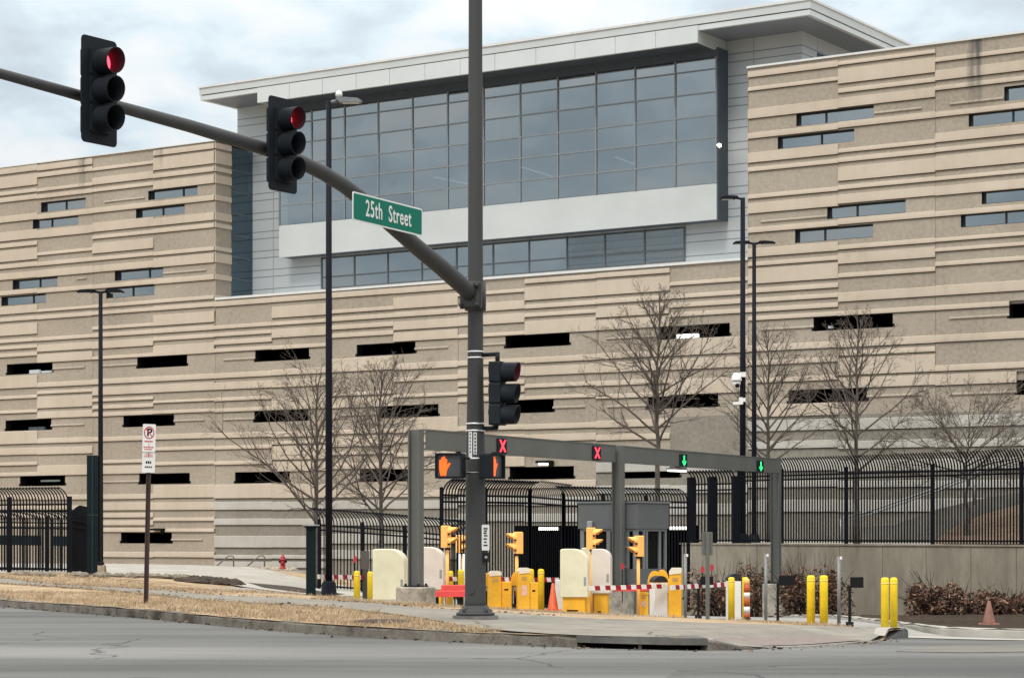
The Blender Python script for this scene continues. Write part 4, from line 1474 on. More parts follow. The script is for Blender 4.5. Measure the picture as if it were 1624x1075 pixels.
# ---- push button with its small sign
q = W(770, 852, 34.5)
t = thing('pedestrian_push_button', 'small white push button sign and black button box on the signal pole', 'push button', q, R(15))
b = MB()
b.prism(rounded(-0.062, 0.062, -0.20, 0.20, 0.015), -0.006, 0.006)
s_ = b.build('sign_plate', M_sgn, t)
b = MB()
for k, zz in enumerate((0.14, 0.105, 0.07, 0.03, -0.02, -0.07, -0.12)):
    b.box(-0.035 + 0.01 * (k % 2), 0.03 - 0.008 * (k % 3), -0.0085, -0.0065, zz - 0.012, zz + 0.010)
b.build('print', M_black, s_)
b = MB()
b.cbox(-0.055, 0.055, -0.02, 0.09, -0.38, -0.22, 0.02)
bb = b.build('button_housing', M_sigblk, t)
b = MB()
b.tube([(0, -0.02, -0.31), (0, -0.045, -0.31)], 0.025, 10)
b.build('button', M_steel, bb)

# ---- no parking sign on its own post
base = on_ground(231.5, 42.3)
t = thing('no_parking_sign', 'white no parking sign with a red circle on a leaning brown post', 'parking sign', base)
top = W(237.5, 672, 42.2) - base
bot = W(235.5, 750, 42.2) - base
b = MB()
d_ = (top - Vector((0, 0, 0))).normalized()
for (xa, xb, ya, yb) in ((-0.032, 0.032, -0.006, 0.004), (-0.044, -0.026, -0.03, 0.0), (0.026, 0.044, -0.03, 0.0)):
    vs = []
    for k in (0.0, 1.0):
        c = top * k + Vector((0, 0, -0.1 if k == 0 else -0.06))
        vs += [(c.x + xa, c.y + ya, c.z), (c.x + xb, c.y + ya, c.z), (c.x + xb, c.y + yb, c.z), (c.x + xa, c.y + yb, c.z)]
    b.add(vs, [(0, 3, 2, 1), (4, 5, 6, 7), (0, 1, 5, 4), (1, 2, 6, 5), (2, 3, 7, 6), (3, 0, 4, 7)])
b.build('post', mat('brown weathered steel', (0.045, 0.024, 0.024), 0.7, var=0.35), t)
lean = math.atan2(top.x, top.z)
M_sred = mat('sign red', (0.42, 0.03, 0.035), 0.5)


def plate(zc, h, parts_):
    o = MB()
    o.prism(rounded(-0.122, 0.122, -h / 2, h / 2, 0.02), -0.003, 0.003)
    ob = o.build('sign_plate', M_sgn, t)
    ob.location = (top.x * zc / top.z, top.y * zc / top.z - 0.045, zc)
    ob.rotation_euler = (0, lean, R(8))
    for nm, m, fn in parts_:
        q = MB()
        fn(q)
        q.build(nm, m, ob)
    return ob


def ring(q):
    n = 28
    for i in range(n):
        a, c = 2 * math.pi * i / n, 2 * math.pi * (i + 1) / n
        q.add([(0.098 * math.cos(a), -0.0055, 0.10 + 0.118 * math.sin(a)), (0.098 * math.cos(c), -0.0055, 0.10 + 0.118 * math.sin(c)),
               (0.080 * math.cos(c), -0.0055, 0.10 + 0.098 * math.sin(c)), (0.080 * math.cos(a), -0.0055, 0.10 + 0.098 * math.sin(a))], [(3, 2, 1, 0)])
    q.add([(-0.068, -0.0056, 0.172), (-0.056, -0.0056, 0.186), (0.068, -0.0056, 0.028), (0.056, -0.0056, 0.014)], [(0, 3, 2, 1)])
    for (a, c, z, h) in ((-0.08, 0.075, -0.065, 0.014), (-0.10, 0.095, -0.175, 0.011), (-0.085, 0.06, -0.215, 0.010)):
        n_ = 5
        for i in range(n_):
            x0_ = a + (c - a) * i / n_
            q.box(x0_, x0_ + (c - a) / n_ * 0.78, -0.0055, -0.0035, z - h, z + h)
    q.box(-0.005, 0.005, -0.0055, -0.0035, -0.155, -0.105)


def lower_red(q):
    for i in range(5):
        q.box(-0.085 + i * 0.034, -0.060 + i * 0.034, -0.0055, -0.0035, 0.105, 0.125)
    q.box(-0.006, 0.006, -0.0055, -0.0035, 0.10, 0.19)
    q.box(-0.075, 0.07, -0.0055, -0.0035, 0.145, 0.157)


def lower_black(q):
    for i in range(3):
        q.box(-0.052 + i * 0.036, -0.024 + i * 0.036, -0.0055, -0.0035, -0.02, 0.025)
    for i in range(4):
        q.box(-0.066 + i * 0.035, -0.04 + i * 0.035, -0.0055, -0.0035, -0.10, -0.07)


zt_ = top.z
pl = plate(zt_ - 0.27, 0.53, [('red_marking', M_sred, ring)])
text_mesh('P', 0.20, 1.0, 'letter', M_black, pl, (0.005, -0.0048, 0.10), UPR, 0.0006, 1.0, 0.006)
plate(zt_ - 0.735, 0.385, [('red_marking', M_sred, lower_red), ('black_marking', M_black, lower_black)])

# ---- manhole cover in the verge
x_, y_ = ground_at(605, 988)
t = thing('manhole_cover', 'round rusty manhole cover in the dry grass beside the kerb', 'manhole cover', (x_, y_, G(x_, y_)))
b = MB()
b.lathe([(0.40, -0.1), (0.40, 0.045), (0.36, 0.05), (0.35, 0.042)], 28)
b.build('ring', mat('rusty ring', (0.09, 0.06, 0.045), 0.85, var=0.4, scale=6), t)
b = MB()
b.lathe([(0.345, 0.03), (0.345, 0.047), (0.0, 0.052)], 28)
b.build('lid', mat('rusty lid', (0.055, 0.04, 0.034), 0.85, var=0.4, scale=9), t)

# ------------------------------------------------------------------ lamps
M_lampblk = mat('dark lamp post paint', (0.006, 0.007, 0.013), 0.65, var=0.2, spec=0.15)


def street_lamp(label, base, H, r, heads, rz=0.0, dome=False, basecover=True, bright=False):
    t = thing('street_lamp', label, 'street lamp', base, rz, 'tall dark area lamps')
    b = MB()
    b.tube([(0, 0, 0), (0, 0, H * 0.5), (0, 0, H)], [r, r * 0.88, r * 0.72], 10)
    b.build('post', M_lampblk, t)
    if basecover:
        b = MB()
        b.lathe([(r * 2.6, 0), (r * 2.6, 0.06), (r * 2.1, 0.10), (r * 1.9, 0.34), (r * 1.1, 0.40)], 12)
        b.build('base_cover', M_lampblk, t)
    for sgn in heads:
        b = MB()
        b.tube([(0, 0, H - 0.05), (sgn * 0.10, 0, H - 0.03), (sgn * 0.25, 0, H + 0.0)], 0.045, 8)
        P = [(0.18, H + 0.03), (0.30, H - 0.055), (0.82, H - 0.055), (0.86, H - 0.02), (0.74, H + 0.05), (0.40, H + 0.075), (0.2, H + 0.06)]
        P = [(x * sgn, z) for x, z in P]
        if sgn < 0:
            P = P[::-1]
        b.prism(P, -0.13, 0.13)
        h_ = b.build('lamp_head', M_lampblk if not bright else mat('dark grey lamp head', (0.16, 0.17, 0.18), 0.5), t)
        b = MB()
        b.box(*sorted((sgn * 0.36, sgn * 0.78)), -0.11, 0.11, H - 0.066, H - 0.057)
        b.build('lens', mat('lamp lens', (0.5, 0.52, 0.5), 0.3), h_)
    if dome:
        b = MB()
        b.lathe([(0.05, 0), (0.05, 0.04), (0.09, 0.05), (0.09, 0.12), (0.06, 0.18), (0.0, 0.2)], 14, (0.26, 0, H + 0.06))
        b.build('camera_dome', M_white, t)
    return t


p = on_ground(159.5, 80)
street_lamp('dark twin-headed lamp post behind the tall black gate pier', p, EYE + (HZ - 462) / F * 80 - p.z, 0.10, (-1, 1))
p = on_ground(521.5, 57)
street_lamp('dark single-headed lamp post with a white dome, beside the black gate post', p, EYE + (HZ - 160) / F * 57 - p.z, 0.095, (1,), dome=True, bright=True)
p = Vector(((1178 - CX) / F * 83, 83, 0.93))
zl = p.z
street_lamp('dark lamp post with one head and two white cameras, behind the gantry', p, EYE + (HZ - 314) / F * 83 - zl, 0.12, (-1,))
p = Vector(((1196 - CX) / F * 89, 89, 0.93))
street_lamp('shorter dark twin-headed lamp post just right of the camera post', p, EYE + (HZ - 385) / F * 89 - zl, 0.105, (-1, 1))


def sec_camera(label, px, py, Y, big):
    q = W(px, py, Y)
    t = thing('security_camera', label, 'security camera', q, 0.0, 'white cameras on the lamp post')
    b = MB()
    if big:
        b.lathe([(0.0, 0.26), (0.10, 0.25), (0.16, 0.16), (0.20, 0.0), (0.20, -0.05), (0.0, -0.05)], 16)
        b.build('housing', M_white, t)
        b = MB()
        b.lathe([(0.15, -0.05), (0.16, -0.14), (0.11, -0.26), (0.0, -0.30)], 16)
        b.build('dome', M_white, t)
        b = MB()
        b.lathe([(0.0, 0.09), (0.07, 0.06), (0.09, 0.0), (0.07, -0.06), (0.0, -0.09)], 10, (0.02, -0.10, -0.22))
        b.build('lens', M_black, t)
        b = MB()
        b.box(0.12, 0.34, -0.06, 0.06, 0.10, 0.28)
        b.build('mounting_bracket', M_white, t)
    else:
        b = MB()
        b.prism([(-0.24, -0.14), (0.14, -0.12), (0.16, 0.02), (0.05, 0.06), (-0.02, -0.02), (-0.24, -0.04)], -0.08, 0.08)
        b.build('housing', M_white, t)
        b = MB()
        b.box(0.0, 0.14, -0.06, 0.06, 0.04, 0.14)
        b.box(0.14, 0.24, -0.05, 0.05, -0.02, 0.12)
        b.build('mounting_bracket', M_white, t)
        b = MB()
        b.box(-0.248, -0.24, -0.05, 0.05, -0.12, -0.06)
        b.build('lens', M_black, t)


sec_camera('white dome camera, the upper one on the lamp post behind the gantry', 1168, 602, 82.85, True)
sec_camera('small white bullet camera, the lower one on the lamp post behind the gantry', 1172, 636, 82.85, False)

# ------------------------------------------------------------------ fences with curved tops
M_fence = mat('black fence steel', (0.005, 0.006, 0.009), 0.75, var=0.2, spec=0.1)
M_gatepier = mat('dark green gate steel', (0.006, 0.013, 0.016), 0.7, var=0.2, scale=1.0, spec=0.12)


def fence(label, pts, hs, cdir, group, cr=0.5, spacing=0.125, posts=None, rails=(0.12, -0.30, -0.08), pw=0.020, post_w=0.05, post_over=0.2, plate=None, name='steel_fence', arc=75):
    """pts: x, y, z of the foot line; hs straight height; the pickets then bend over sideways by a radius cr towards cdir"""
    P = [Vector(p) for p in pts]
    o0 = P[0].copy()
    t = thing(name, label, 'fence' if name == 'steel_fence' else 'gate', o0, 0, group)
    cd = Vector((*cdir, 0)).normalized()
    for (a, b_) in zip(P, P[1:]):
        L = (b_ - a).length
        n = max(2, int(round(L / spacing)))
        mb = MB()
        for i in range(n):
            p = a.lerp(b_, (i + 0.5) / n) - o0
            line = [p + Vector((0, 0, 0.05)), p + Vector((0, 0, hs))]
            for k in range(1, 6):
                th = R(arc * k / 5)
                line.append(p + cd * (cr * (1 - math.cos(th))) + Vector((0, 0, hs + cr * math.sin(th))))
            if cr <= 0:
                line = line[:2]
            mb.tube(line, pw * 1.414, 4, smooth=False)
        mb.build('picket_panel', M_fence, t)
        for rz_ in rails:
            mb = MB()
            z = rz_ if rz_ > 0 else hs + rz_
            a2, b2 = a - o0, b_ - o0
            mb.tube([a2 + Vector((0, 0, z)), b2 + Vector((0, 0, z))], 0.030, 4, smooth=False)
            mb.build('rail', M_fence, t)
        if plate:
            mb = MB()
            u = (b_ - a).normalized()
            nn_ = Vector((-u.y, u.x, 0)) * 0.015
            for (f0, f1, z0, z1) in plate:
                c0_, c1_ = a.lerp(b_, f0) - o0, a.lerp(b_, f1) - o0
                vs = [c0_ - nn_, c1_ - nn_, c1_ + nn_, c0_ + nn_]
                mb.add([v + Vector((0, 0, z0)) for v in vs] + [v + Vector((0, 0, z1)) for v in vs], [(0, 3, 2, 1), (4, 5, 6, 7), (0, 1, 5, 4), (1, 2, 6, 5), (2, 3, 7, 6), (3, 0, 4, 7)])
            mb.build('lock_plate', M_gatepier, t)
    for p in P:
        q = p - o0
        mb = MB()
        mb.cbox(q.x - post_w, q.x + post_w, q.y - post_w, q.y + post_w, q.z - (0.3 if q.z + o0.z < 0.5 else 0.0), q.z + hs + post_over, 0.01)
        mb.build('post', M_fence, t)
    return t


def wpt(px):
    """point on the line of the retaining wall at an image column"""
    a, b_ = Vector((6.5, 84.0)), Vector((16.25, 71.0))
    t = (px - CX) / F
    d = b_ - a
    k = (t * a.y - a.x) / (d.x - t * d.y)
    p = a + d * k
    return p.x, p.y


def fp(px, Y, z=None):
    x = (px - CX) / F * Y
    return (x, Y, G(x, Y) if z is None else z)


GF = 'black security fences'
fence('black curved-top steel fence at the far left edge, two thick posts in view', [fp(-190, 76.5), fp(-85, 75.4), fp(15, 74.3), fp(110, 73.3)], 2.35, (-1, 0.25), GF, cr=0.50, post_w=0.075, post_over=0.18)
fence('second black fence layer standing behind the far left fence', [fp(-120, 92), fp(-20, 91), fp(75, 90), fp(138, 89)], 2.05, (-1, 0.2), GF, cr=0.45, plate=[(0.1, 0.9, 1.05, 1.45)])
fence('short black fence stub between the far left fence and the tall gate pier', [fp(112, 74.6), fp(141, 77.0)], 1.85, (1, 0.3), GF, cr=0.42, spacing=0.16)
# behind the lamp in the middle
fence('low black curved-top fence behind the white barrier housings', [fp(506, 80.0), fp(575, 79.6), fp(642, 79.2), fp(700, 78.9), fp(760, 78.6)], 2.32, (-1, 0.5), GF, cr=0.62, rails=(0.12, -0.20, -0.02))
# taller corner run
zc = -0.95
hC = 2.41 - zc
fence('tall black fence with tops bending right, just right of the signal pole', [fp(700, 60.5, zc), fp(770, 62, zc), fp(840, 63.5, zc)], hC, (1, 0.3), GF, cr=0.44, rails=(0.15, -0.2, -0.02))
fence('tall black fence bay seen edge-on at the corner left of the guard booth', [fp(841, 63.5, zc), fp(893, 69.0, zc)], hC, (1, -0.4), GF, cr=0.46, spacing=0.36, pw=0.011, rails=(0.15, -0.2, -0.02))
fence('tall black fence with tops bending left, rising behind the guard booth', [fp(894, 69, zc), fp(957, 70.5, zc), fp(1025, 72, zc), fp(1092, 73.5, zc)], hC - 0.02, (-1, -0.2), GF, cr=0.44, spacing=0.15, rails=(0.15, -0.2, -0.02))
fence('dense black gate of thick bars between the guard booth and the retaining wall', [(*wpt(p_), 0.95) for p_ in (1096, 1130, 1168)], 2.3, (-0.8, -0.5), GF, cr=0.5, arc=60, spacing=0.17, pw=0.026, post_w=0.15, name='steel_gate')
WZ = 0.95
fence('long black curved-top fence standing on the concrete retaining wall', [(*wpt(px), WZ) for px in (1172, 1240, 1342, 1479, 1620, 1790)], 2.48, (-0.8, -0.6), GF, cr=0.72, arc=55, spacing=0.132, rails=(0.14, -0.17, -0.02), pw=0.0225, post_w=0.065, post_over=0.22)

# ---- retaining wall and the terrace behind
t = thing('retaining_wall', 'plain grey concrete retaining wall below the long black fence', 'wall', (*wpt(1085), 0))
o0 = Vector((*wpt(1085), 0))
jx = [1085, 1142, 1206, 1271, 1337, 1405, 1474, 1545, 1617, 1700, 1790]
for a, b_ in zip(jx, jx[1:]):
    pa, pb = Vector((*wpt(a), 0)) - o0, Vector((*wpt(b_), 0)) - o0
    u = (pb - pa).normalized()
    nn_ = Vector((u.y, -u.x, 0))
    pa, pb = pa + u * 0.012, pb - u * 0.012
    mb = MB()
    vs = [pa + nn_ * 0.16, pb + nn_ * 0.16, pb - nn_ * 0.16, pa - nn_ * 0.16]
    mb.add([v + Vector((0, 0, -2.6)) for v in vs] + [v + Vector((0, 0, WZ - 0.03)) for v in vs], [(0, 3, 2, 1), (4, 5, 6, 7), (0, 1, 5, 4), (1, 2, 6, 5), (2, 3, 7, 6), (3, 0, 4, 7)])
    mb.build('wall_panel', M_rwall, t)
pa, pb = Vector((*wpt(1084), 0)) - o0, Vector((*wpt(1791), 0)) - o0
u = (pb - pa).normalized()
nn_ = Vector((u.y, -u.x, 0))
mb = MB()
vs = [pa + nn_ * 0.20, pb + nn_ * 0.20, pb - nn_ * 0.2, pa - nn_ * 0.2]
mb.add([v + Vector((0, 0, WZ - 0.03)) for v in vs] + [v + Vector((0, 0, WZ + 0.03)) for v in vs], [(0, 3, 2, 1), (4, 5, 6, 7), (0, 1, 5, 4), (1, 2, 6, 5), (2, 3, 7, 6), (3, 0, 4, 7)])
vs = [pa - nn_ * 0.12, pb - nn_ * 0.12, pb - nn_ * 0.14, pa - nn_ * 0.14]
mb.add([v + Vector((0, 0, -2.6)) for v in vs] + [v + Vector((0, 0, WZ - 0.035)) for v in vs], [(0, 3, 2, 1), (4, 5, 6, 7), (0, 1, 5, 4), (1, 2, 6, 5), (2, 3, 7, 6), (3, 0, 4, 7)])
mb.build('wall_cap', M_rwall, t)
# wall return along the drive
mb = MB()
e = Vector((3.6, 6.5, 0))
vs = [pa + Vector((0.2, 0, 0)), pa, pa + e, pa + e + Vector((0.2, 0, 0))]
mb.add([v + Vector((0, 0, -2.9)) for v in vs] + [v + Vector((0, 0, WZ)) for v in vs], [(0, 3, 2, 1), (4, 5, 6, 7), (0, 1, 5, 4), (1, 2, 6, 5), (2, 3, 7, 6), (3, 0, 4, 7)])
mb.build('wall_return', M_rwall, t)
mb = MB()
a_ = resample([wpt(px) for px in (1085, 1300, 1500, 1790)], n=20)
b2 = resample([(9.6, 99.8), (14, 97.3), (20, 93.5), (36, 83)], n=20)
vs = []
for p, q in zip(a_, b2):
    vs += [(p.x, p.y, WZ - 0.02), (q.x, q.y, WZ + 0.05)]
mb.add(vs, [(2 * i, 2 * i + 2, 2 * i + 3, 2 * i + 1) for i in range(20)])
tag(mb.build('terrace', M_conc2), kind='structure')
# brown bank, with the sloping ramp wall and handrail behind the fence
mb = MB()
bk = [(1478, 862, 76), (1700, 862, 71), (1700, 785, 86), (1624, 797, 86), (1560, 815, 85.5), (1500, 842, 84)]
mb.add([W(*p) for p in bk], [tuple(range(6))])
vs = [W(*p) for p in bk[2:]] + [W(p[0], 862, p[2] + 3) for p in bk[2:]]
mb.add(vs, [(0, 1, 5, 4), (1, 2, 6, 5), (2, 3, 7, 6)])
tag(mb.build('bank', M_bank), kind='structure')
t = thing('ramp_wall', 'sloping grey concrete ramp wall behind the fence, rising to the right', 'ramp wall', W(1335, 858, 88))
o0 = W(1335, 858, 88)
mb = MB()
top_ = [(1335, 838), (1420, 832), (1490, 806), (1560, 790), (1700, 768)]
vs = []
for (x, y) in top_:
    yy = 88 - (x - 1335) * 0.006
    vs += [W(x, y, yy) - o0, W(x, 868, yy) - o0, W(x, y, yy + 0.3) - o0, W(x, 868, yy + 0.3) - o0]
for i in range(4):
    k = 4 * i
    mb.add([vs[j] for j in (k, k + 1, k + 5, k + 4, k + 2, k + 6, k + 3, k + 7)], [(0, 1, 2, 3), (0, 3, 5, 4), (4, 5, 7, 6)])
mb.build('wall_face', mat('grey ramp concrete', (0.16, 0.15, 0.13), 0.9, var=0.25, scale=1.5), t)
mb = MB()
mb.add([W(*p) - o0 for p in ((1485, 858, 80), (1505, 848, 80), (1578, 836, 80), (1578, 848, 80), (1530, 853, 80))], [(4, 3, 2, 1, 0)])
t = thing('handrail', 'long pale sloping handrail behind the fence on the right', 'handrail', W(1330, 858, 86))
o0 = W(1330, 858, 86)
rl = [W(1326, 825, 86) - o0, W(1395, 805, 85.6) - o0, W(1480, 775, 85.2) - o0, W(1555, 747, 84.8) - o0]
for dz in (0.0, -0.13):
    mb = MB()
    mb.tube([p + Vector((0, 0, dz)) for p in rl], 0.035, 6)
    mb.build('rail', M_steel, t)
for (x, y, yb) in ((1333, 822, 858), (1438, 790, 832), (1495, 770, 812), (1545, 750, 800)):
    mb = MB()
    yy = 86 - (x - 1326) * 0.005
    mb.tube([W(x, y, yy) - o0, W(x, yb, yy) - o0], 0.04, 6)
    mb.build('post', M_steel, t)
# ------------------------------------------------------------------ gantry over the gate lanes
M_gray = mat('gantry grey paint', (0.115, 0.120, 0.112), 0.55, spec=0.3, var=0.10, scale=0.9, stretch=(1, 1, 0.4))
M_plinth = mat('rough plinth concrete', (0.36, 0.325, 0.265), 0.95, var=0.45, scale=4.0, bump=0.5, speck=0.35)
gcol = [(W(659.5, 930, 54), 957, 0.34), (W(980.5, 930, 64), 972, 0.34), (W(1230.5, 925, 76), 980, 0.34)]
ZB1 = EYE + (HZ - 681) / F * 54.3
ZB0 = EYE + (HZ - 713) / F * 54.3
t = thing('gantry', 'long grey steel gantry on three columns over the gate lanes', 'gantry', (gcol[0][0].x, gcol[0][0].y, 0))
o0 = Vector((gcol[0][0].x, gcol[0][0].y, 0))
gdir = Vector((gcol[2][0].x - o0.x, gcol[2][0].y - o0.y, 0))
GL = gdir.length
gdir.normalize()
gn = Vector((gdir.y, -gdir.x, 0))          # towards the oncoming lanes, right and nearer
gang = math.atan2(gdir.y, gdir.x)
t.rotation_euler = (0, 0, gang)
invg = Matrix.Rotation(-gang, 3, 'Z')
cl_ = [invg @ (Vector((c[0].x, c[0].y, 0)) - o0) for c in gcol]
plz = [c[0].z for c in gcol]


def hsec(mb, cx, cy, w, d, z0, z1):
    mb.box(cx - w / 2, cx + w / 2, cy - d / 2, cy - d / 2 + 0.028, z0, z1)
    mb.box(cx - w / 2, cx + w / 2, cy + d / 2 - 0.028, cy + d / 2, z0, z1)
    mb.box(cx - 0.014, cx + 0.014, cy - d / 2 + 0.028, cy + d / 2 - 0.028, z0, z1)


for c, z in zip(cl_, plz):
    b = MB()
    hsec(b, c.x, c.y, 0.26, 0.30, z + 0.03, ZB1 - 0.02)
    b.build('column', M_gray, t)
    b = MB()
    b.box(c.x - 0.24, c.x + 0.24, c.y - 0.22, c.y + 0.22, z, z + 0.03)
    for sx in (-1, 1):
        for sy in (-1, 1):
            b.lathe([(0.03, z + 0.03), (0.03, z + 0.075), (0, z + 0.08)], 6, (c.x + sx * 0.19, c.y + sy * 0.18, 0))
    b.build('base_plate', M_black, t)
for a, b_ in zip(cl_, cl_[1:]):
    b = MB()
    x0_, x1_ = a.x + 0.15, b_.x - 0.15
    ym = (a.y + b_.y) / 2
    b.box(x0_, x1_, ym - 0.11, ym + 0.11, ZB1 - 0.03, ZB1)
    b.box(x0_, x1_, ym - 0.11, ym + 0.11, ZB0, ZB0 + 0.025)
    b.box(x0_, x1_, ym - 0.095, ym - 0.08, ZB0 + 0.025, ZB1 - 0.03)
    for k in range(1, 6):
        x = x0_ + (x1_ - x0_) * k / 6
        b.box(x - 0.01, x + 0.01, ym - 0.078, ym + 0.1, ZB0 + 0.026, ZB1 - 0.031)
    b.build('beam', M_gray, t)
for (c, pyb, hw), wpx in zip(gcol, (0.375, 0.37, 0.37)):
    b = MB()
    z0 = EYE + (HZ - pyb) / F * c.y - 0.3
    b.cbox(-wpx, wpx, -0.36, 0.36, z0 - c.z, 0.0, 0.03)
    lbls = {0: 'squat concrete plinth under the near left gantry column', 1: 'concrete plinth under the middle gantry column', 2: 'tall stained concrete plinth under the far right gantry column'}
    i = [g[0] for g in gcol].index(c)
    o = b.build('plinth', M_plinth)
    o.location = (c.x, c.y, c.z)
    o.rotation_euler = (0, 0, gang)
    tag(o, lbls[i], 'plinth', 'plinths of the gantry')

M_ledred = mat('red lane signal', (1.0, 0.03, 0.05), 0.5, var=0, emit=2.6)
M_ledgreen = mat('green lane signal', (0.02, 0.95, 0.22), 0.5, var=0, emit=1.5)


def lane_signal(label, px, py, frac, kind):
    p = o0 + gdir * (GL * frac) + gn * 0.16
    # place along the beam where that column of the photograph crosses it
    tt = (px - CX) / F
    k = (tt * (o0.y + gn.y * .16) - (o0.x + gn.x * .16)) / (gdir.x - tt * gdir.y)
    p = o0 + gdir * k + gn * 0.22
    p.z = EYE + (HZ - py) / F * p.y
    t = thing('lane_signal', label, 'lane signal', p, R(52), 'lane signals on the gantry')
    b = MB()
    b.cbox(-0.20, 0.20, -0.06, 0.14, -0.20, 0.20, 0.02)
    b.build('housing', M_sigblk, t)
    b = MB()
    y = -0.067
    if kind == 'X':
        for s in (-1, 1):
            w_ = 0.034
            b.add([(-0.105 - w_, y, -0.155 * s), (-0.105 + w_, y, -0.155 * s), (0.105 + w_, y, 0.155 * s), (0.105 - w_, y, 0.155 * s)], [(0, 1, 2, 3) if s > 0 else (3, 2, 1, 0)])
            y -= 0.002
        b.build('red_cross', M_ledred, t)
    else:
        b.add([(-0.03, y, -0.04), (0.03, y, -0.04), (0.03, y, 0.15), (-0.03, y, 0.15)], [(0, 1, 2, 3)])
        b.add([(0, y - .002, -0.17), (0.095, y - .002, -0.06), (0.095, y - .002, 0.005), (0, y - .002, -0.10), (-0.095, y - .002, 0.005), (-0.095, y - .002, -0.06)], [(0, 1, 2, 3), (0, 3, 4, 5)])
        b.build('green_arrow', M_ledgreen, t)
    b = MB()
    b.box(-0.05, 0.05, 0.14, 0.26, -0.05, 0.05)
    b.build('mounting_bracket', M_sigblk, t)


lane_signal('lane signal with a red cross close to the signal pole', 791, 707, 0.2, 'X')
lane_signal('lane signal with a red cross beside the middle gantry column', 941.5, 718, 0.45, 'X')
lane_signal('lane signal with a green arrow above the white gantry lamp', 1079.5, 730, 0.7, 'A')
lane_signal('lane signal with a green arrow beside the far right gantry column', 1201.5, 739, 0.95, 'A')
tt = (1073 - CX) / F
k = (tt * o0.y - o0.x) / (gdir.x - tt * gdir.y)
p = o0 + gdir * k
p.z = ZB0
t = thing('lane_lamp', 'white lamp hanging under the gantry beam below a green arrow', 'lamp', p, gang)
b = MB()
b.cbox(-0.55, 0.55, -0.12, 0.12, -0.10, -0.015, 0.02)
h_ = b.build('housing', M_steel, t)
b = MB()
b.cbox(-0.50, 0.50, -0.14, 0.10, -0.15, -0.102, 0.015)
b.build('diffuser', mat('lamp diffuser', (1, 0.98, 0.9), 0.5, var=0, emit=1.6), t)

# ------------------------------------------------------------------ guard booth
p = W(1010, 930, 64)
zb = -1.0
t = thing('guard_booth', 'grey guard booth with dark windows and a deep flat roof band', 'guard booth', (p.x, p.y, zb), math.atan2(-DY, DX))
HT = EYE + (HZ - 797) / F * 64 - zb
HM = EYE + (HZ - 838) / F * 64 - zb
M_booth = mat('booth grey paint', (0.105, 0.112, 0.115), 0.55, var=0.08, scale=0.7)
M_booth2 = mat('booth frame grey', (0.16, 0.172, 0.172), 0.5, var=0.08)
M_bglass = mat('booth dark glass', (0.004, 0.005, 0.006), 0.1, spec=0.12)
wL, wR_ = 2.0, 1.9
b = MB()
b.cbox(-wL, 0, 0, wR_, HM, HT, 0.015)
b.build('roof_band', M_booth, t)
b = MB()
b.box(-wL - 0.04, 0.04, -0.04, wR_ + 0.04, HT, HT + 0.05)
b.build('roof_cap', M_booth2, t)
zs0, zs1 = EYE + (HZ - 902) / F * 64.2 - zb, EYE + (HZ - 842) / F * 64.2 - zb
b = MB()
b.box(-wL + 0.05, -0.05, 0.05, wR_ - 0.05, 0, zs0)
b.build('wall', M_booth, t)
b = MB()
for x in (-wL + 0.05, -wL + 0.95, -0.42, -0.16):
    b.box(x, x + 0.13, 0.05, 0.16, zs0, HM)
for y in (0.46, 0.62, 1.40, wR_ - 0.16):
    b.box(-0.16, -0.05, y, y + 0.11, zs0, HM)
b.box(-wL + 0.05, -wL + 0.16, wR_ - 0.16, wR_ - 0.05, zs0, HM)
b.box(-wL + 0.05, -0.05, 0.045, 0.16, zs1, HM - 0.001)
b.box(-wL + 0.16, -0.16, wR_ - 0.155, wR_ - 0.055, zs1, HM - 0.003)
b.box(-wL + 0.055, -wL + 0.155, 0.16, wR_ - 0.16, zs1, HM - 0.003)
b.box(-0.16, -0.045, 0.05, wR_ - 0.05, zs1, HM - 0.002)
b.build('window_frame', M_booth2, t)
b = MB()
b.box(-wL + 0.1, -0.1, 0.10, 0.12, zs0, zs1)
b.box(-0.12, -0.10, 0.12, wR_ - 0.1, zs0, zs1)
b.box(-wL + 0.1, -wL + 0.12, 0.12, wR_ - 0.1, zs0, zs1)
b.box(-wL + 0.13, -0.13, wR_ - 0.1, wR_ - 0.08, zs0, zs1)
b.build('window', M_bglass, t)
b = MB()
b.cbox(-1.62, -1.44, -0.14, -0.005, HM + 0.05, HM + 0.22, 0.02)
b.build('wall_light', M_steel, t)
for zz in (zs0 + 0.05, zs0 + 0.62):
    b = MB()
    b.box(-0.60, -0.36, -0.10, 0.045, zz, zz + 0.035)
    b.build('shelf', M_steel, t)

# ------------------------------------------------------------------ gate equipment
M_yel = mat('yellow bollard sleeve', (0.86, 0.60, 0.015), 0.55, speck=0.12, var=0.14, scale=2)
M_orgy = mat('orange yellow machine paint', (0.82, 0.42, 0.025), 0.6, speck=0.22, var=0.2, scale=2)
M_orgy2 = mat('amber signal plastic', (0.94, 0.48, 0.13), 0.5, var=0.08)
M_hood = mat('pale hood', (0.70, 0.64, 0.52), 0.5, var=0.08)
M_cream = mat('cream fibreglass', (0.68, 0.655, 0.48), 0.6, speck=0.06, var=0.12, scale=1.5)
M_pinkw = mat('off-white fibreglass', (0.68, 0.61, 0.54), 0.6, speck=0.06, var=0.12, scale=1.5)
M_wcab = mat('white cabinet paint', (0.74, 0.74, 0.73), 0.45, var=0.04)
M_rstripe = mat('red reflective stripe', (0.30, 0.006, 0.02), 0.45, var=0.1)
M_crash = mat('red crash beam', (0.75, 0.075, 0.07), 0.5, var=0.1)
M_cone = mat('cone orange', (0.72, 0.13, 0.05), 0.5, var=0.12)
M_fade = mat('faded cone', (0.21, 0.095, 0.07), 0.7, var=0.25, scale=5)


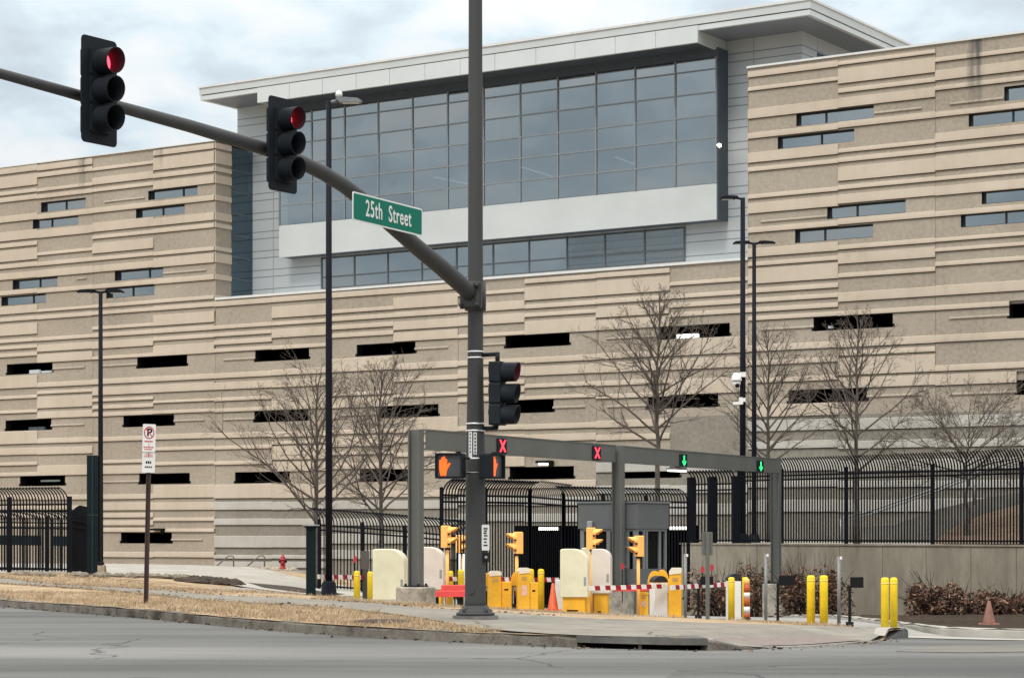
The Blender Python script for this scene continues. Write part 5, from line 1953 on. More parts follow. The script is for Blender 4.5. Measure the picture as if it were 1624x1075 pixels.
def foot(px, py, Y):
    """standing point on the ground close to a pixel, at distance Y"""
    x = (px - CX) / F * Y
    return Vector((x, Y, G(x, Y) - 0.02))


def bollard(label, px, pt, pb, Y, r=0.082):
    q = foot(px, pb, Y)
    q.z = W(px, pb, Y).z
    h = (pb - pt) / F * Y
    t = thing('bollard', label, 'bollard', q, 0, 'yellow bollards at the gate')
    b = MB()
    b.lathe([(r, -0.25), (r, h - 0.06), (r * 0.93, h - 0.02), (r * 0.6, h + 0.0), (0, h + 0.004)], 16)
    b.build('sleeve', M_yel, t)
    b = MB()
    b.lathe([(r + 0.002, h - 0.13), (r + 0.002, h - 0.10)], 16)
    b.build('reflective_band', mat('pale yellow tape', (0.80, 0.60, 0.12), 0.5), t)


bollard('yellow bollard, first from the left, by the striped arm tip', 566, 905, 949, 57.0)
bollard('yellow bollard standing against the large cream housing', 587.5, 906, 950, 57.6)
bollard('yellow bollard behind the near amber signal post, half hidden', 714, 905, 960, 59.5)
bollard('yellow bollard with twin white pipes just left of the signal pole', 731, 903, 960, 58.5)
bollard('yellow bollard with a rounded top right behind the yellow ticket machine', 842, 902, 966, 59.5)
bollard('yellow bollard beside the orange cone', 858, 902, 967, 58.0)
bollard('yellow bollard standing beside the white and orange delineator', 1160, 915, 982, 55.6)
bollard('yellow bollard behind the white and orange delineator', 1182, 915, 980, 56.4)
bollard('yellow bollard, left one of the pair before the brown bush', 1286, 912, 991, 49.6, 0.092)
bollard('yellow bollard, right one of the pair before the brown bush', 1306.5, 912, 992, 49.4, 0.092)
bollard('yellow bollard, left one of the close pair on the kerb tip', 1403.5, 915.5, 1000, 44.2, 0.080)
bollard('yellow bollard, right one of the close pair on the kerb tip', 1417.5, 915.5, 1000, 44.6, 0.075)


def housing(label, px0, px1, pt, pm, pb, Y, m, rz, dep_=0.9):
    """fibreglass barrier housing: straight front, top falling in a quarter curve to one side"""
    xm = (px0 + px1) / 2
    q = foot(xm, pb, Y)
    q.z = W(xm, pb, Y).z
    s = Y / F
    w_ = (px1 - px0) * s / 2
    t = thing('barrier_housing', label, 'barrier housing', q, rz, 'fibreglass barrier housings')
    zt, zm = (pb - pt) * s, (pb - pm) * s
    rr = min(0.42, w_ * 1.15)
    poly = [(-w_, zm), (w_, zm)] + [(w_ - rr + rr * math.cos(R(a)), zt - rr * 0.9 + rr * 0.9 * math.sin(R(a))) for a in range(0, 91, 10)] + [(-w_ + 0.03, zt), (-w_, zt - 0.03)]
    b = MB()
    b.prism(poly, -dep_ / 2, dep_ / 2)
    o = b.build('cover', m, t)
    bv = o.modifiers.new('edge', 'BEVEL')
    bv.width = 0.03
    bv.segments = 3
    bv.limit_method = 'ANGLE'
    if zm > 0.1:
        b = MB()
        b.box(-w_ + 0.06, w_ - 0.08, -dep_ / 2 + 0.06, dep_ / 2 - 0.06, -0.2, zm - 0.003)
        b.box(-w_ + 0.16, w_ - 0.25, -dep_ / 2 + 0.05, -dep_ / 2 + 0.06, 0.03, 0.07, 1)
        b.build('pedestal', [M_orgy, M_black], t)
    b = MB()
    b.box(w_ - 0.10, w_ - 0.04, -dep_ / 2 - 0.006, -dep_ / 2 - 0.002, zm + 0.3, zm + 0.52)
    b.build('latch', M_steel, t)


housing('large cream barrier housing reaching the ground, left of the first gantry column', 594.5, 645, 870, 950.5, 953, 56, M_cream, R(-4))
housing('pinkish white barrier housing directly right of the first gantry column', 663, 706, 867, 934, 958, 58.5, M_pinkw, R(-4))
housing('yellowish cream barrier housing on a yellow pedestal by the orange cone', 890.5, 934, 870, 946, 970, 57.5, M_cream, R(-6))
housing('cream barrier housing mostly hidden behind the yellowish one', 923, 942, 868, 930, 970, 60.5, M_cream, R(-6), 0.6)
housing('rounded pinkish barrier housing left of the middle gantry column', 940, 969.5, 870, 940, 972, 59, M_pinkw, R(-6))


def crash_beam(label, px0, px1, pt, pb, Y):
    s = Y / F
    x0_, x1_ = (px0 - CX) * s, (px1 - CX) * s
    z1, z0 = EYE + (HZ - pt) * s, EYE + (HZ - pb) * s
    t = thing('crash_beam', label, 'barrier beam', ((x0_ + x1_) / 2, Y, z0), R(20), 'red crash beams')
    w_ = (x1_ - x0_) / 2 / math.cos(R(20))
    h = z1 - z0
    b = MB()
    b.cbox(-w_, w_, -0.09, 0.09, 0, h * 0.52, 0.02)
    b.build('lower_beam', M_crash, t)
    b = MB()
    b.cbox(-w_ + 0.35, w_, -0.06, 0.06, h * 0.54, h, 0.02)
    b.build('upper_beam', M_crash, t)
    b = MB()
    for x in (-w_ + 0.2, w_ - 0.2):
        b.box(x - 0.06, x + 0.06, -0.05, 0.05, -0.75, -0.001)
    b.build('support', M_black, t)


crash_beam('red crash beam between the pinkish housing and the signal pole', 680, 742, 927, 946, 57.0)
crash_beam('red crash beam behind the long striped arm, left of the white cabinet', 934, 1030, 929, 937, 60.0)


def barrier_arm(name, label, pA, pB, n, tip=True):
    """striped arm from A (pivot) to B (tip), both as (px, py, Y)"""
    a, b_ = W(*pA), W(*pB)
    d = (b_ - a)
    L = d.length
    t = thing(name, label, 'boom gate', a, math.atan2(d.y, d.x), 'striped barrier arms')
    sl = d.z / L
    hz_, th = 0.058, 0.03
    for q, m in enumerate((M_white, M_rstripe)):
        mb = MB()
        for i in range(n):
            if i % 2 != q:
                continue
            x0_, x1_ = L * i / n, L * (i + 1) / n
            sk = 0.012
            e = 0.002 if q else 0.0
            P = [(x0_ - sk, x0_ * sl - hz_), (x1_ - sk, x1_ * sl - hz_), (x1_ + sk, x1_ * sl + hz_), (x0_ + sk, x0_ * sl + hz_)]
            mb.prism(P, -th, th)
        mb.build('white_stripe' if q == 0 else 'red_stripe', m, t)
    return t


barrier_arm('boom_gate', 'thin red and white striped arm ending left of the first yellow bollard', (598, 915.5, 61.0), (505, 914, 57.0), 13)
barrier_arm('boom_gate', 'red and white striped arm passing left and right behind the signal pole', (886, 919, 60.5), (703, 917.5, 58.4), 27)
barrier_arm('boom_gate', 'long red and white striped arm crossing in front of the middle plinth', (1056, 929, 58.0), (934, 932.5, 56.4), 15)
barrier_arm('boom_gate', 'red and white striped arm left of the bollard with the delineator', (1153, 926, 58.6), (1064, 931.5, 56.5), 15)


def cabinet(label, px0, px1, pt, pb, Y, rz, dome):
    s = Y / F
    xm = (px0 + px1) / 2
    q = W(xm, pb, Y)
    t = thing('barrier_cabinet', label, 'barrier cabinet', q, rz, 'white barrier cabinets')
    w_ = (px1 - px0) * s / 2 / (math.cos(abs(rz)) + 0.75 * math.sin(abs(rz)))
    h = (pb - pt) * s
    b = MB()
    b.cbox(-w_, w_, -w_ * .75, w_ * .75, -0.2, h, 0.012)
    c_ = b.build('body', M_wcab, t)
    b = MB()
    b.box(-w_ * 0.8, w_ * .8, -w_ * .75 - 0.006, -w_ * .75 - 0.001, 0.06, h - 0.08)
    b.build('door', M_wcab, t)
    if dome:
        b = MB()
        P = [(-w_ * 1.02, h)] + [(w_ * 1.02 * math.cos(R(a)), h + 0.02 + 0.17 * math.sin(R(a))) for a in range(0, 181, 15)]
        b.prism(P[1:][::1], -w_ * .76, w_ * .76)
        b.build('lid', mat('dark blue grey lid', (0.012, 0.015, 0.022), 0.5), t)
    return t


cabinet('narrow white barrier cabinet beside the orange cone', 880, 898, 919, 969, 58.6, R(12), False)
cabinet('white barrier cabinet with a dark domed lid, right of the middle plinth', 1030, 1059, 924, 976, 58.2, R(24), True)
cabinet('white barrier cabinet behind the bollard with the delineator', 1151.5, 1175, 921, 981, 57.0, R(10), True)


def ticket_machine(label, px0, px1, pt, pb, Y, rz, boxpx=None, boxtop=None, hood=M_hood, notice=False):
    s = Y / F
    xm = (px0 + px1) / 2
    q = W(xm, pb, Y)
    t = thing('ticket_machine', label, 'ticket machine', q, rz, 'yellow ticket machines')
    w_ = (px1 - px0) * s / 2
    h = (pb - pt) * s
    b = MB()
    b.prism([(-w_ * 1.08, -0.2), (w_, -0.2), (w_, h * 0.60), (w_ * 0.95, h * 0.92), (-w_ * 0.85, h * 0.92), (-w_, h * 0.70)], -0.17, 0.17)
    b.build('column', M_orgy, t)
    b = MB()
    b.prism([(-w_ * 0.92, h * 0.86), (w_ * 1.05, h * 0.89), (w_ * 1.0, h * 0.985), (w_ * 0.7, h), (-w_ * 0.55, h), (-w_ * 0.9, h * 0.93)], -0.19, 0.172 - 0.36)
    b.prism([(-w_ * 0.95, h * 0.925), (w_ * 1.05, h * 0.925), (w_ * 1.0, h * 0.985), (w_ * 0.7, h), (-w_ * 0.55, h)], -0.17, 0.18)
    b.build('hood', hood, t)
    b = MB()
    b.box(-w_ * 0.4, w_ * 0.5, -0.177, -0.172, h * 0.72, h * 0.80)
    b.build('reader', mat('reader plate', (0.45, 0.28, 0.08), 0.5), t)
    if notice:
        b = MB()
        b.prism(rounded(-w_ * 0.45, w_ * 0.55, h * 0.36, h * 0.60, 0.03), -0.178, -0.172)
        b.build('notice', mat('faded notice', (0.66, 0.40, 0.30), 0.6, var=0.2, scale=20), t)
    if boxpx:
        bw = (boxpx - px1) * s
        bh = (pb - boxtop) * s
        b = MB()
        b.cbox(w_ + 0.003, w_ + bw, -0.14, 0.20, -0.2, bh, 0.015)
        o_ = b.build('lower_cabinet', M_orgy, t)
        b = MB()
        b.box(w_ + bw * 0.3, w_ + bw * 0.65, -0.146, -0.141, bh * 0.68, bh * 0.74)
        b.build('slot', M_black, o_)
    return t


ticket_machine('yellow ticket machine with a pale hood just right of the signal pole', 774, 794, 905, 964, 57.4, R(6), 811, 922)
ticket_machine('taller yellow ticket machine with a pale notice, left of the round-topped bollard', 820.5, 839, 900, 968, 57.0, R(6), 853, 923, notice=True)
ticket_machine('tall orange-yellow ticket machine right of the white domed cabinet', 1061, 1081, 900, 977, 57.6, R(-8), None)


def reader_post(label, px, pt, pb, Y, wpx, mir=1):
    """swan-neck card reader: dark leg, grey box, curved yellow hood"""
    s = Y / F
    q = W(px, pb, Y)
    t = thing('card_reader', label, 'card reader', q, 0, 'hooded card readers')
    h = (pb - pt) * s
    w_ = wpx * s / 2
    b = MB()
    b.tube([(0.0, 0, -0.2), (0.02 * mir, 0, h * 0.2), (0.07 * mir, 0, h * 0.48)], 0.035, 8)
    b.lathe([(0.12, -0.1), (0.12, 0.05), (0.05, 0.10)], 10)
    b.build('leg', M_black, t)
    b = MB()
    b.cbox(-w_ * 0.75, w_ * 0.9, -0.12, 0.12, h * 0.47, h * 0.72, 0.015)
    b.build('reader_box', mat('grey reader box', (0.33, 0.29, 0.22), 0.5, var=0.2), t)
    P = [(-w_, h * 0.62), (w_, h * 0.62), (w_, h * 0.98), (w_ * 0.5, h)] + [(w_ * 0.2 - w_ * 1.2 * math.sin(R(a)), h * 0.68 + h * 0.32 * math.cos(R(a))) for a in range(10, 91, 16)]
    if mir < 0:
        P = [(-x, z) for x, z in P][::-1]
    b = MB()
    b.prism(P, -0.15, 0.15)
    b.build('hood', M_orgy, t)


reader_post('hooded yellow card reader on a dark leg between the two ticket machines', 817, 906, 963, 57.6, 15)
reader_post('hooded yellow card reader half hidden by the signal pole', 769, 908, 962, 57.8, 14)
reader_post('hooded yellow card reader behind the white domed cabinet', 1036, 905, 972, 61, 18)
reader_post('yellow card reader between the white domed cabinet and the tall ticket machine', 1053, 903, 972, 61.5, 15, -1)
ticket_machine('low yellow machine left of the white domed cabinet, behind the red beam', 1011, 1027, 938, 974, 60.0, R(5), None, hood=M_orgy, notice=True)


def gate_signal(label, px, pt, pb, Y, dirn, ppx, ppt, ppb, turn=65):
    """two-lamp amber signal on a thin amber post"""
    s = Y / F
    q = W(ppx, ppb, Y)
    t = thing('gate_signal', label, 'gate signal', q, 0, 'amber two-lamp gate signals')
    top_ = (ppb - pt) * s
    bot_ = (ppb - pb) * s
    hh_ = top_ - bot_
    a = R(turn) * dirn
    ca, sa = math.cos(a), math.sin(a)
    def rot(x, y):
        return (x * ca - y * sa, x * sa + y * ca)
    xo = (px - ppx) * s
    b = MB()
    b.cbox(-0.14, 0.14, -0.02, 0.16, bot_, top_, 0.025)
    b.v = [(*[sum(z) for z in zip(rot(v[0], v[1]), (xo, 0))], v[2]) for v in b.v]
    hou = b.build('housing', M_orgy2, t)
    for k in (0.73, 0.27):
        z = bot_ + hh_ * k
        b = MB()
        n = 16
        for q_, (ra_, rb_) in enumerate(((0.118, 0.112), (0.108, 0.102))):
            vs = []
            for i in range(n):
                an = R(-20) + R(220) * i / (n - 1)
                ln_ = 0.10 + 0.16 * max(0, math.sin(an)) ** 0.7
                vs += [(ra_ * math.cos(an), -0.02, z + ra_ * math.sin(an)), (rb_ * math.cos(an), -0.02 - ln_, z + rb_ * math.sin(an))]
            b.add(vs, [(2 * i, 2 * i + 1, 2 * i + 3, 2 * i + 2) for i in range(n - 1)], 0, True)
        b.v = [(*[sum(z_) for z_ in zip(rot(v[0], v[1]), (xo, 0))], v[2]) for v in b.v]
        b.build('visor', M_orgy2, hou)
        b = MB()
        b.lathe([(0.10, 0), (0.08, 0.012), (0, 0.02)], 14)
        b.v = [(v[0], -0.022 - v[2], v[1] + z) for v in b.v]
        b.v = [(*[sum(z_) for z_ in zip(rot(v[0], v[1]), (xo, 0))], v[2]) for v in b.v]
        b.build('lens', M_lens_off, hou)
    b = MB()
    b.tube([(0, 0.03, -0.2), (0, 0.03, bot_ + 0.02)], 0.045, 10)
    b.build('post', M_orgy2, t)
    b = MB()
    b.cbox(-0.06, 0.06, -0.03, 0.09, bot_ - 0.05, bot_ - 0.004, 0.01)
    b.build('clamp', M_black, t)


gate_signal('amber gate signal facing right, left of the signal pole', 711, 833, 868, 57.5, 1, 709.5, 833, 958)
gate_signal('small amber gate signal peeping out beside the signal pole', 733, 848, 876, 66.0, 1, 734, 848, 950)
gate_signal('amber gate signal facing left before the dark garage entry', 818, 843, 877.5, 57.6, -1, 819.5, 843, 964)
gate_signal('amber gate signal facing right before the guard booth', 941, 836, 870.5, 59.5, 1, 938.5, 836, 968)
gate_signal('amber gate signal facing left, right of the middle gantry column', 1010, 849, 882, 59.5, -1, 1012.5, 849, 968)
# twin white pipes beside the pole
for px in (729, 735.5):
    b = MB()
    b.tube([(0, 0, -0.2), (0, 0, 1.45)], 0.03, 8)
    o = b.build('white_pipe', M_white)
    o.location = W(px, 962, 60.5)
    tag(o, 'thin white pipe, the left one of the two rising beside the signal pole' if px < 730 else 'thin white pipe, the right one of the two rising beside the signal pole', 'pipe', 'thin white pipes')


def cone(label, px, pt, pb, Y, m, name='traffic_cone'):
    s = Y / F
    q = W(px, pb, Y)
    h = (pb - pt) * s
    t = thing(name, label, 'traffic cone', q, R(20), 'traffic cones')
    b = MB()
    b.lathe([(0.15, 0.03), (0.135, 0.06), (0.035, h - 0.02), (0.02, h), (0, h)], 16)
    b.build('cone_body', m, t)
    b = MB()
    b.cbox(-0.18, 0.18, -0.18, 0.18, 0, 0.035, 0.02)
    b.build('base', m, t)


cone('bright orange traffic cone between the yellow bollard and the white cabinet', 877, 924, 968, 57.5, M_cone)
cone('faded dusty traffic cone before the brown bush on the right', 1568.5, 952, 990, 49.0, M_fade)
# delineator
q = W(1184.5, 982.5, 55.2)
t = thing('delineator', 'white and orange banded delineator tube leaning on a yellow bollard', 'delineator', q, 0)
h = (982 - 918) / F * 55.2
b = MB()
b.lathe([(0.10, 0), (0.10, 0.04), (0.085, 0.05)], 14)
b.build('base', M_black, t)
zz = 0.03
for i, (f_, m) in enumerate(((0.14, 'o'), (0.16, 'w'), (0.22, 'o'), (0.13, 'w'), (0.20, 'o'))):
    b = MB()
    b.lathe([(0.078, zz), (0.078, zz + h * f_)], 14)
    b.build('orange_band' if m == 'o' else 'white_band', mat('delineator orange', (0.42, 0.085, 0.025), 0.5, var=0.15) if m == 'o' else M_white, t)
    zz += h * f_
b = MB()
b.lathe([(0.075, zz), (0.07, zz + h * 0.10), (0.045, zz + h * 0.14), (0, zz + h * 0.15)], 14)
b.build('cap', M_orgy2, t)

# sign seen from behind, thin posts, small black boards
q = W(1122, 977, 54.5)
t = thing('traffic_sign', 'grey traffic sign seen from behind on a grey post', 'traffic sign', q, R(12))
s = 54.5 / F
b = MB()
b.box(-0.045, 0.045, -0.03, 0.02, -0.2, 134 * s)
b.build('post', M_gray, t)
b = MB()
b.prism(rounded(-0.14, 0.14, (977 - 880) * s, (977 - 843) * s, 0.02), 0.025, 0.032)
b.build('sign_plate', M_gray, t)
q = W(579, 946, 60)
t = thing('traffic_sign', 'brown sign board seen from behind, between the two left bollards', 'traffic sign', q, R(8))
s = 60 / F
b = MB()
b.box(-0.07, 0.07, -0.03, 0.03, -0.2, 44 * s)
b.build('post', mat('dark post', (0.05, 0.045, 0.042), 0.7), t)
b = MB()
b.prism(rounded(-0.115, 0.115, 44 * s, 73 * s, 0.02), -0.01, 0.0)
b.build('sign_plate', mat('brown board', (0.085, 0.072, 0.062), 0.7), t)
for lb_, px, pt, pb, Y in (('thin galvanised post with a white cap right of the tall ticket machine', 1087, 878, 976, 57.0), ('thin galvanised post with a white cap left of the far gantry column', 1214.5, 878, 983, 56.0),
                          ('thin galvanised post with a pale cap before the retaining wall', 1330.5, 882, 986, 51.0)):
    q = W(px, pb, Y)
    t = thing('marker_post', lb_, 'post', q, 0, 'thin galvanised posts')
    h = (pb - pt) / F * Y
    b = MB()
    b.tube([(0, 0, -0.2), (0, 0, h)], 0.042, 8)
    b.build('post', mat('dull galvanised', (0.19, 0.195, 0.19), 0.5, metal=0.2, var=0.15), t)
    b = MB()
    b.box(0.015, 0.065, -0.05, -0.02, h - 0.07, h)
    b.build('reflector', M_white, t)
for lb_, px, x0_, x1_, pt, pm, pb, Y in (('small black board on a thin black post near the kerb tip', 1347.5, 1348.5, 1369, 914.5, 931.5, 987, 50.0),
                                       ('small black board on a thin black post before the far gantry plinth', 1233.5, 1235, 1259, 912, 928, 985, 54.5),
                                       ('wide black board on a short black leg below the red lamps', 1107.5, 1111, 1131, 913.5, 927, 976, 57.5)):
    q = W(px, pb, Y)
    s = Y / F
    t = thing('small_board', lb_, 'sign board', q, 0, 'small black boards')
    b = MB()
    b.box(-0.03, 0.03, -0.03, 0.03, -0.2, (pb - pm + 3) * s)
    b.lathe([(0.09, -0.1), (0.09, 0.02), (0, 0.03)], 8)
    b.build('post', M_black, t)
    b = MB()
    b.cbox((x0_ - px) * s, (x1_ - px) * s, -0.05, 0.05, (pb - pm) * s, (pb - pt) * s, 0.01)
    b.build('board', M_black, t)
for lb_, px, py, Y in (('small red marker flag near the first yellow bollard', 563, 886, 60.5), ('small red marker flag, left one beside the grey sign post', 1114, 902, 58.5),
                      ('small red marker flag, right one beside the grey sign post', 1129, 899, 58.7), ('small red marker flag beside the middle gantry column', 987, 897, 60.0)):
    q = W(px, py, Y)
    s = Y / F
    t = thing('marker_flag', lb_, 'marker', q, 0, 'small red markers')
    b = MB()
    b.prism([(-0.05, -0.08), (0.01, -0.10), (0.06, -0.03), (0.03, 0.09), (-0.02, 0.05), (-0.035, 0.10)], -0.012, 0.012)
    b.build('flag', mat('marker red', (0.40, 0.03, 0.045), 0.5, var=0.2), t)
    b = MB()
    b.tube([(0, 0.02, -1.0), (0, 0.02, 0.02)], 0.012, 6)
    b.build('stick', M_black, t)

# ---- black gate post with a light cap, tall pier, utility box
q = W(493, 943, 56)
t = thing('gate_post', 'black square gate post with a flat pale cap beside the lamp post', 'gate post', q, R(10))
s = 56 / F
b = MB()
b.cbox(-0.115, 0.115, -0.115, 0.115, -0.3, 106 * s, 0.01)
b.build('post', M_gatepier, t)
b = MB()
b.add([(-0.11, -0.11, 105 * s), (0.11, -0.11, 105 * s), (0.11, 0.11, 105 * s), (-0.11, 0.11, 105 * s), (-0.19, -0.19, 109.5 * s), (0.19, -0.19, 109.5 * s), (0.19, 0.19, 109.5 * s), (-0.19, 0.19, 109.5 * s)],
      [(0, 1, 5, 4), (1, 2, 6, 5), (2, 3, 7, 6), (3, 0, 4, 7)])
b.box(-0.20, 0.20, -0.20, 0.20, 109.5 * s, 111.5 * s, 1)
b.build('cap', [M_gatepier, M_steel], t)
q = W(149, 909, 74)
t = thing('gate_pier', 'tall dark green steel gate pier at the right end of the left fence', 'gate pier', q, R(6))
s = 74 / F
b = MB()
b.cbox(-0.22, 0.16, -0.2, 0.2, -0.3, 187 * s, 0.02)
b.build('pier', M_gatepier, t)
b = MB()
b.box(-0.05, -0.03, -0.215, -0.2, 0.0, 186 * s)
b.box(-0.215, 0.155, -0.212, -0.2, 92 * s, 93 * s)
b.build('seam', mat('seam green', (0.02, 0.04, 0.045), 0.5), t)
b = MB()
b.cbox(0.165, 0.24, -0.12, 0.12, -0.3, 187 * s, 0.01)
b.build('guide_rail', M_black, t)
q = W(160.5, 912, 72)
t = thing('utility_box', 'small stone coloured box with a black lid at the foot of the gate pier', 'utility box', q, 0)
b = MB()
b.cbox(-0.10, 0.12, -0.12, 0.12, -0.1, 0.34, 0.015)
b.build('box', mat('stone box', (0.33, 0.27, 0.19), 0.9, var=0.35, scale=8), t)
b = MB()
b.cbox(-0.12, 0.08, -0.13, 0.13, 0.342, 0.43, 0.015)
b.build('lid', M_black, t)

# ---- hydrant and the pair of small handrails before the building
q = on_ground(448, 104)
q = W(448.5, 902, 104)
t = thing('fire_hydrant', 'red fire hydrant standing before the pale base of the building', 'fire hydrant', q, 0)
M_hyd = mat('hydrant red', (0.34, 0.02, 0.03), 0.5, var=0.2)
b = MB()
b.lathe([(0.17, 0), (0.17, 0.05), (0.115, 0.07), (0.115, 0.40), (0.15, 0.42), (0.15, 0.46), (0.12, 0.48), (0.115, 0.54), (0.08, 0.61), (0.04, 0.64), (0.04, 0.68), (0, 0.68)], 16)
b.build('barrel', M_hyd, t)
for dx in (-1, 1):
    b = MB()
    b.tube([(dx * 0.10, 0, 0.36), (dx * 0.19, 0, 0.36)], 0.065, 10)
    b.build('outlet', M_black, t)
b = MB()
b.tube([(0, -0.10, 0.30), (0, -0.19, 0.30)], 0.08, 10)
b.build('outlet', M_hyd, t)
M_rail = mat('dull grey rail', (0.16, 0.145, 0.13), 0.5)
for lb_, px in (('left one of two small grey handrails before the building', 339), ('right one of two small grey handrails before the building, nearer the hydrant', 388)):
    q = W(px, 901, 108)
    t = thing('handrail', lb_, 'handrail', q, 0, 'small handrails before the building')
    s = 108 / F
    b = MB()
    b.tube([(0, 0, 0), (20 * s, 0, 17 * s), (23 * s, 0, 20 * s), (30 * s, 0, 20 * s), (31.5 * s, 0, 18 * s), (31.5 * s, 0, -2 * s)], 0.035, 6)
    b.build('rail', M_rail, t)
# low pale planter wall, rocks, soil mound
t = thing('low_wall', 'low pale concrete wall before the base of the building', 'low wall', W(160, 905, 106))
o0 = W(160, 905, 106)
mb = MB()
for (xa, xb, ya, yb) in ((160, 403, 903.5, 912), (403.5, 486, 904.5, 914)):
    a_, b_ = W(xa, yb, 106) - o0, W(xb, ya, 106) - o0
    mb.box(a_.x, b_.x, 0 if xa < 300 else -0.3, 0.35, a_.z - 0.1, b_.z)
mb.build('wall_body', M_conc2, t)
rnd = random.Random(12)
M_rock = mat('pale rock', (0.36, 0.31, 0.24), 0.9, var=0.3, scale=4)
M_dgrass = mat('dead grass clump', (0.20, 0.15, 0.09), 0.9, var=0.35, scale=6)


def rocks(name, area, n, s0, s1, m, label=None):
    mb = MB()
    for i in range(n):
        px = rnd.uniform(area[0], area[1])
        Y = rnd.uniform(area[4], area[5])
        k = (px - area[0]) / (area[1] - area[0])
        py = area[2] + (area[3] - area[2]) * k
        p = W(px, py, Y)
        r = rnd.uniform(s0, s1)
        seg = 7
        vs, fs = [], []
        for (rr, z) in ((0.85, -0.4), (1.0, 0.15), (0.7, 0.6), (0.25, 0.8)):
            for q in range(seg):
                a = 2 * math.pi * q / seg
                e = rnd.uniform(0.75, 1.2)
                vs.append((p.x + r * rr * e * math.cos(a) * 1.3, p.y + r * rr * e * math.sin(a), p.z + r * z * rnd.uniform(0.7, 1.1)))
        for j in range(3):
            fs += [(j * seg + q, j * seg + (q + 1) % seg, (j + 1) * seg + (q + 1) % seg, (j + 1) * seg + q) for q in range(seg)]
        fs.append(tuple(3 * seg + q for q in range(seg)))
        mb.add(vs, fs, 0)
    o = mb.build(name, m)
    return tag(o, kind='stuff')


rocks('rubble', (236, 470, 904, 904, 106.5, 107.6), 75, 0.10, 0.26, M_rock)
rocks('rubble', (20, 300, 910, 914.5, 69, 71), 90, 0.05, 0.16, mat('dirty stone', (0.20, 0.175, 0.135), 0.95, var=0.4, scale=5))
rocks('rubble', (290, 378, 922, 928, 72, 75), 90, 0.10, 0.30, M_soil)

# ------------------------------------------------------------------ bare trees
M_bark = mat('bark', (0.085, 0.072, 0.060), 0.95, var=0.35, scale=5.0)
M_twig = mat('twig bark', (0.098, 0.080, 0.066), 0.95, var=0.25, scale=5.0)


def bare_tree(label, base, H, hb, Wd, seed, trunk_r, n1=26, dense=1.0, lean_up=1.0, round_=False):
    rnd = random.Random(seed)
    t = thing('bare_tree', label, 'tree', base, rnd.uniform(0, 6), 'leafless street trees')
    tr_, cr_ = MB(), MB()
    N = 12
    tp = []
    for i in range(N + 1):
        z = H * (0.97 if not round_ else 0.72) * i / N
        tp.append(Vector((rnd.uniform(-1, 1) * 0.035 * (i > 2) * (1 + i * 0.10), rnd.uniform(-1, 1) * 0.035 * (i > 2) * (1 + i * 0.1), z - (0.2 if i == 0 else 0))))
    tr_.tube(tp, [trunk_r * (1.25 if i == 0 else 1) * (1 - 0.93 * (i / N) ** 0.9) + 0.008 for i in range(N + 1)], 8)
    tr_.build('trunk', M_bark, t)

    def tp_at(z):
        k = min(N - 1, max(0, int(z / (tp[-1].z) * N)))
        a, b_ = tp[k], tp[k + 1]
        f_ = (z - a.z) / max(b_.z - a.z, 1e-6)
        return a.lerp(b_, min(max(f_, 0), 1))

    def grow(p, d, L, r, level, up):
        n = 6 if level == 1 else 5 if level == 2 else 3
        pts = [p.copy()]
        dd = d.normalized()
        for i in range(n):
            w_ = 0.16 if level == 1 else 0.22
            dd = (dd + Vector((rnd.uniform(-w_, w_), rnd.uniform(-w_, w_), rnd.uniform(-w_, w_) + up))).normalized()
            pts.append(pts[-1] + dd * (L / n))
        cr_.tube(pts, [max(0.0048, r * (1 - 0.75 * i / n)) for i in range(n + 1)], 5 if level == 1 else 4 if level == 2 else 3, caps=False)
        if level >= 4:
            return
        cnt = int({1: 7.6, 2: 4.8, 3: 2.4}[level] * dense * min(1.15, 0.35 + L / {1: 1.9, 2: 1.1, 3: 0.7}[level]) + rnd.random())
        for j in range(cnt):
            f_ = rnd.uniform(0.22 if level == 1 else 0.15, 1.0)
            k = min(n - 1, int(f_ * n))
            q = pts[k].lerp(pts[k + 1], f_ * n - k if f_ < 1 else 1)
            ax = (pts[k + 1] - pts[k]).normalized()
            side = ax.orthogonal().normalized()
            side.rotate(Matrix.Rotation(rnd.uniform(0, 2 * math.pi), 3, ax))
            an = R(rnd.uniform(28, 55))
            nd = ax * math.cos(an) + side * math.sin(an)
            grow(q, nd, L * rnd.uniform(0.28, 0.50) * (1.1 - 0.45 * f_), r * 0.48 * (1 - 0.4 * f_), level + 1, up * 0.8)

    ga = 2.39996
    for i in range(n1):
        f_ = (i + rnd.uniform(0, 0.8)) / n1
        z = hb + (tp[-1].z - hb) * f_ * 0.96
        prof = (1 - f_) ** 0.75 * (0.75 + 0.5 * min(1, f_ * 4)) if not round_ else math.sqrt(max(0.05, 1 - (f_ * 1.2 - 0.35) ** 2))
        L = Wd * 0.62 * prof * rnd.uniform(0.75, 1.12) + 0.35
        a = i * ga + rnd.uniform(-0.4, 0.4)
        el = R((30 + 32 * f_) if not round_ else (12 + 45 * f_)) * lean_up
        d = Vector((math.cos(a) * math.cos(el), math.sin(a) * math.cos(el), math.sin(el)))
        grow(tp_at(z), d, L, trunk_r * 0.36 * (1 - 0.72 * f_) + 0.008, 1, 0.06 if not round_ else 0.03)
    cr_.build('crown', M_twig, t)
    return t


def tree_at(label, px, ptop, pbase, Y, zbase, hb_px, wpx, seed, tr_px, **kw):
    b = Vector(((px - CX) / F * Y, Y, zbase if zbase is not None else G((px - CX) / F * Y, Y)))
    H = EYE + (HZ - ptop) / F * Y - b.z
    hb = EYE + (HZ - hb_px) / F * Y - b.z
    return bare_tree(label, b, H, hb, wpx / F * Y, seed, tr_px / F * Y / 2, **kw)


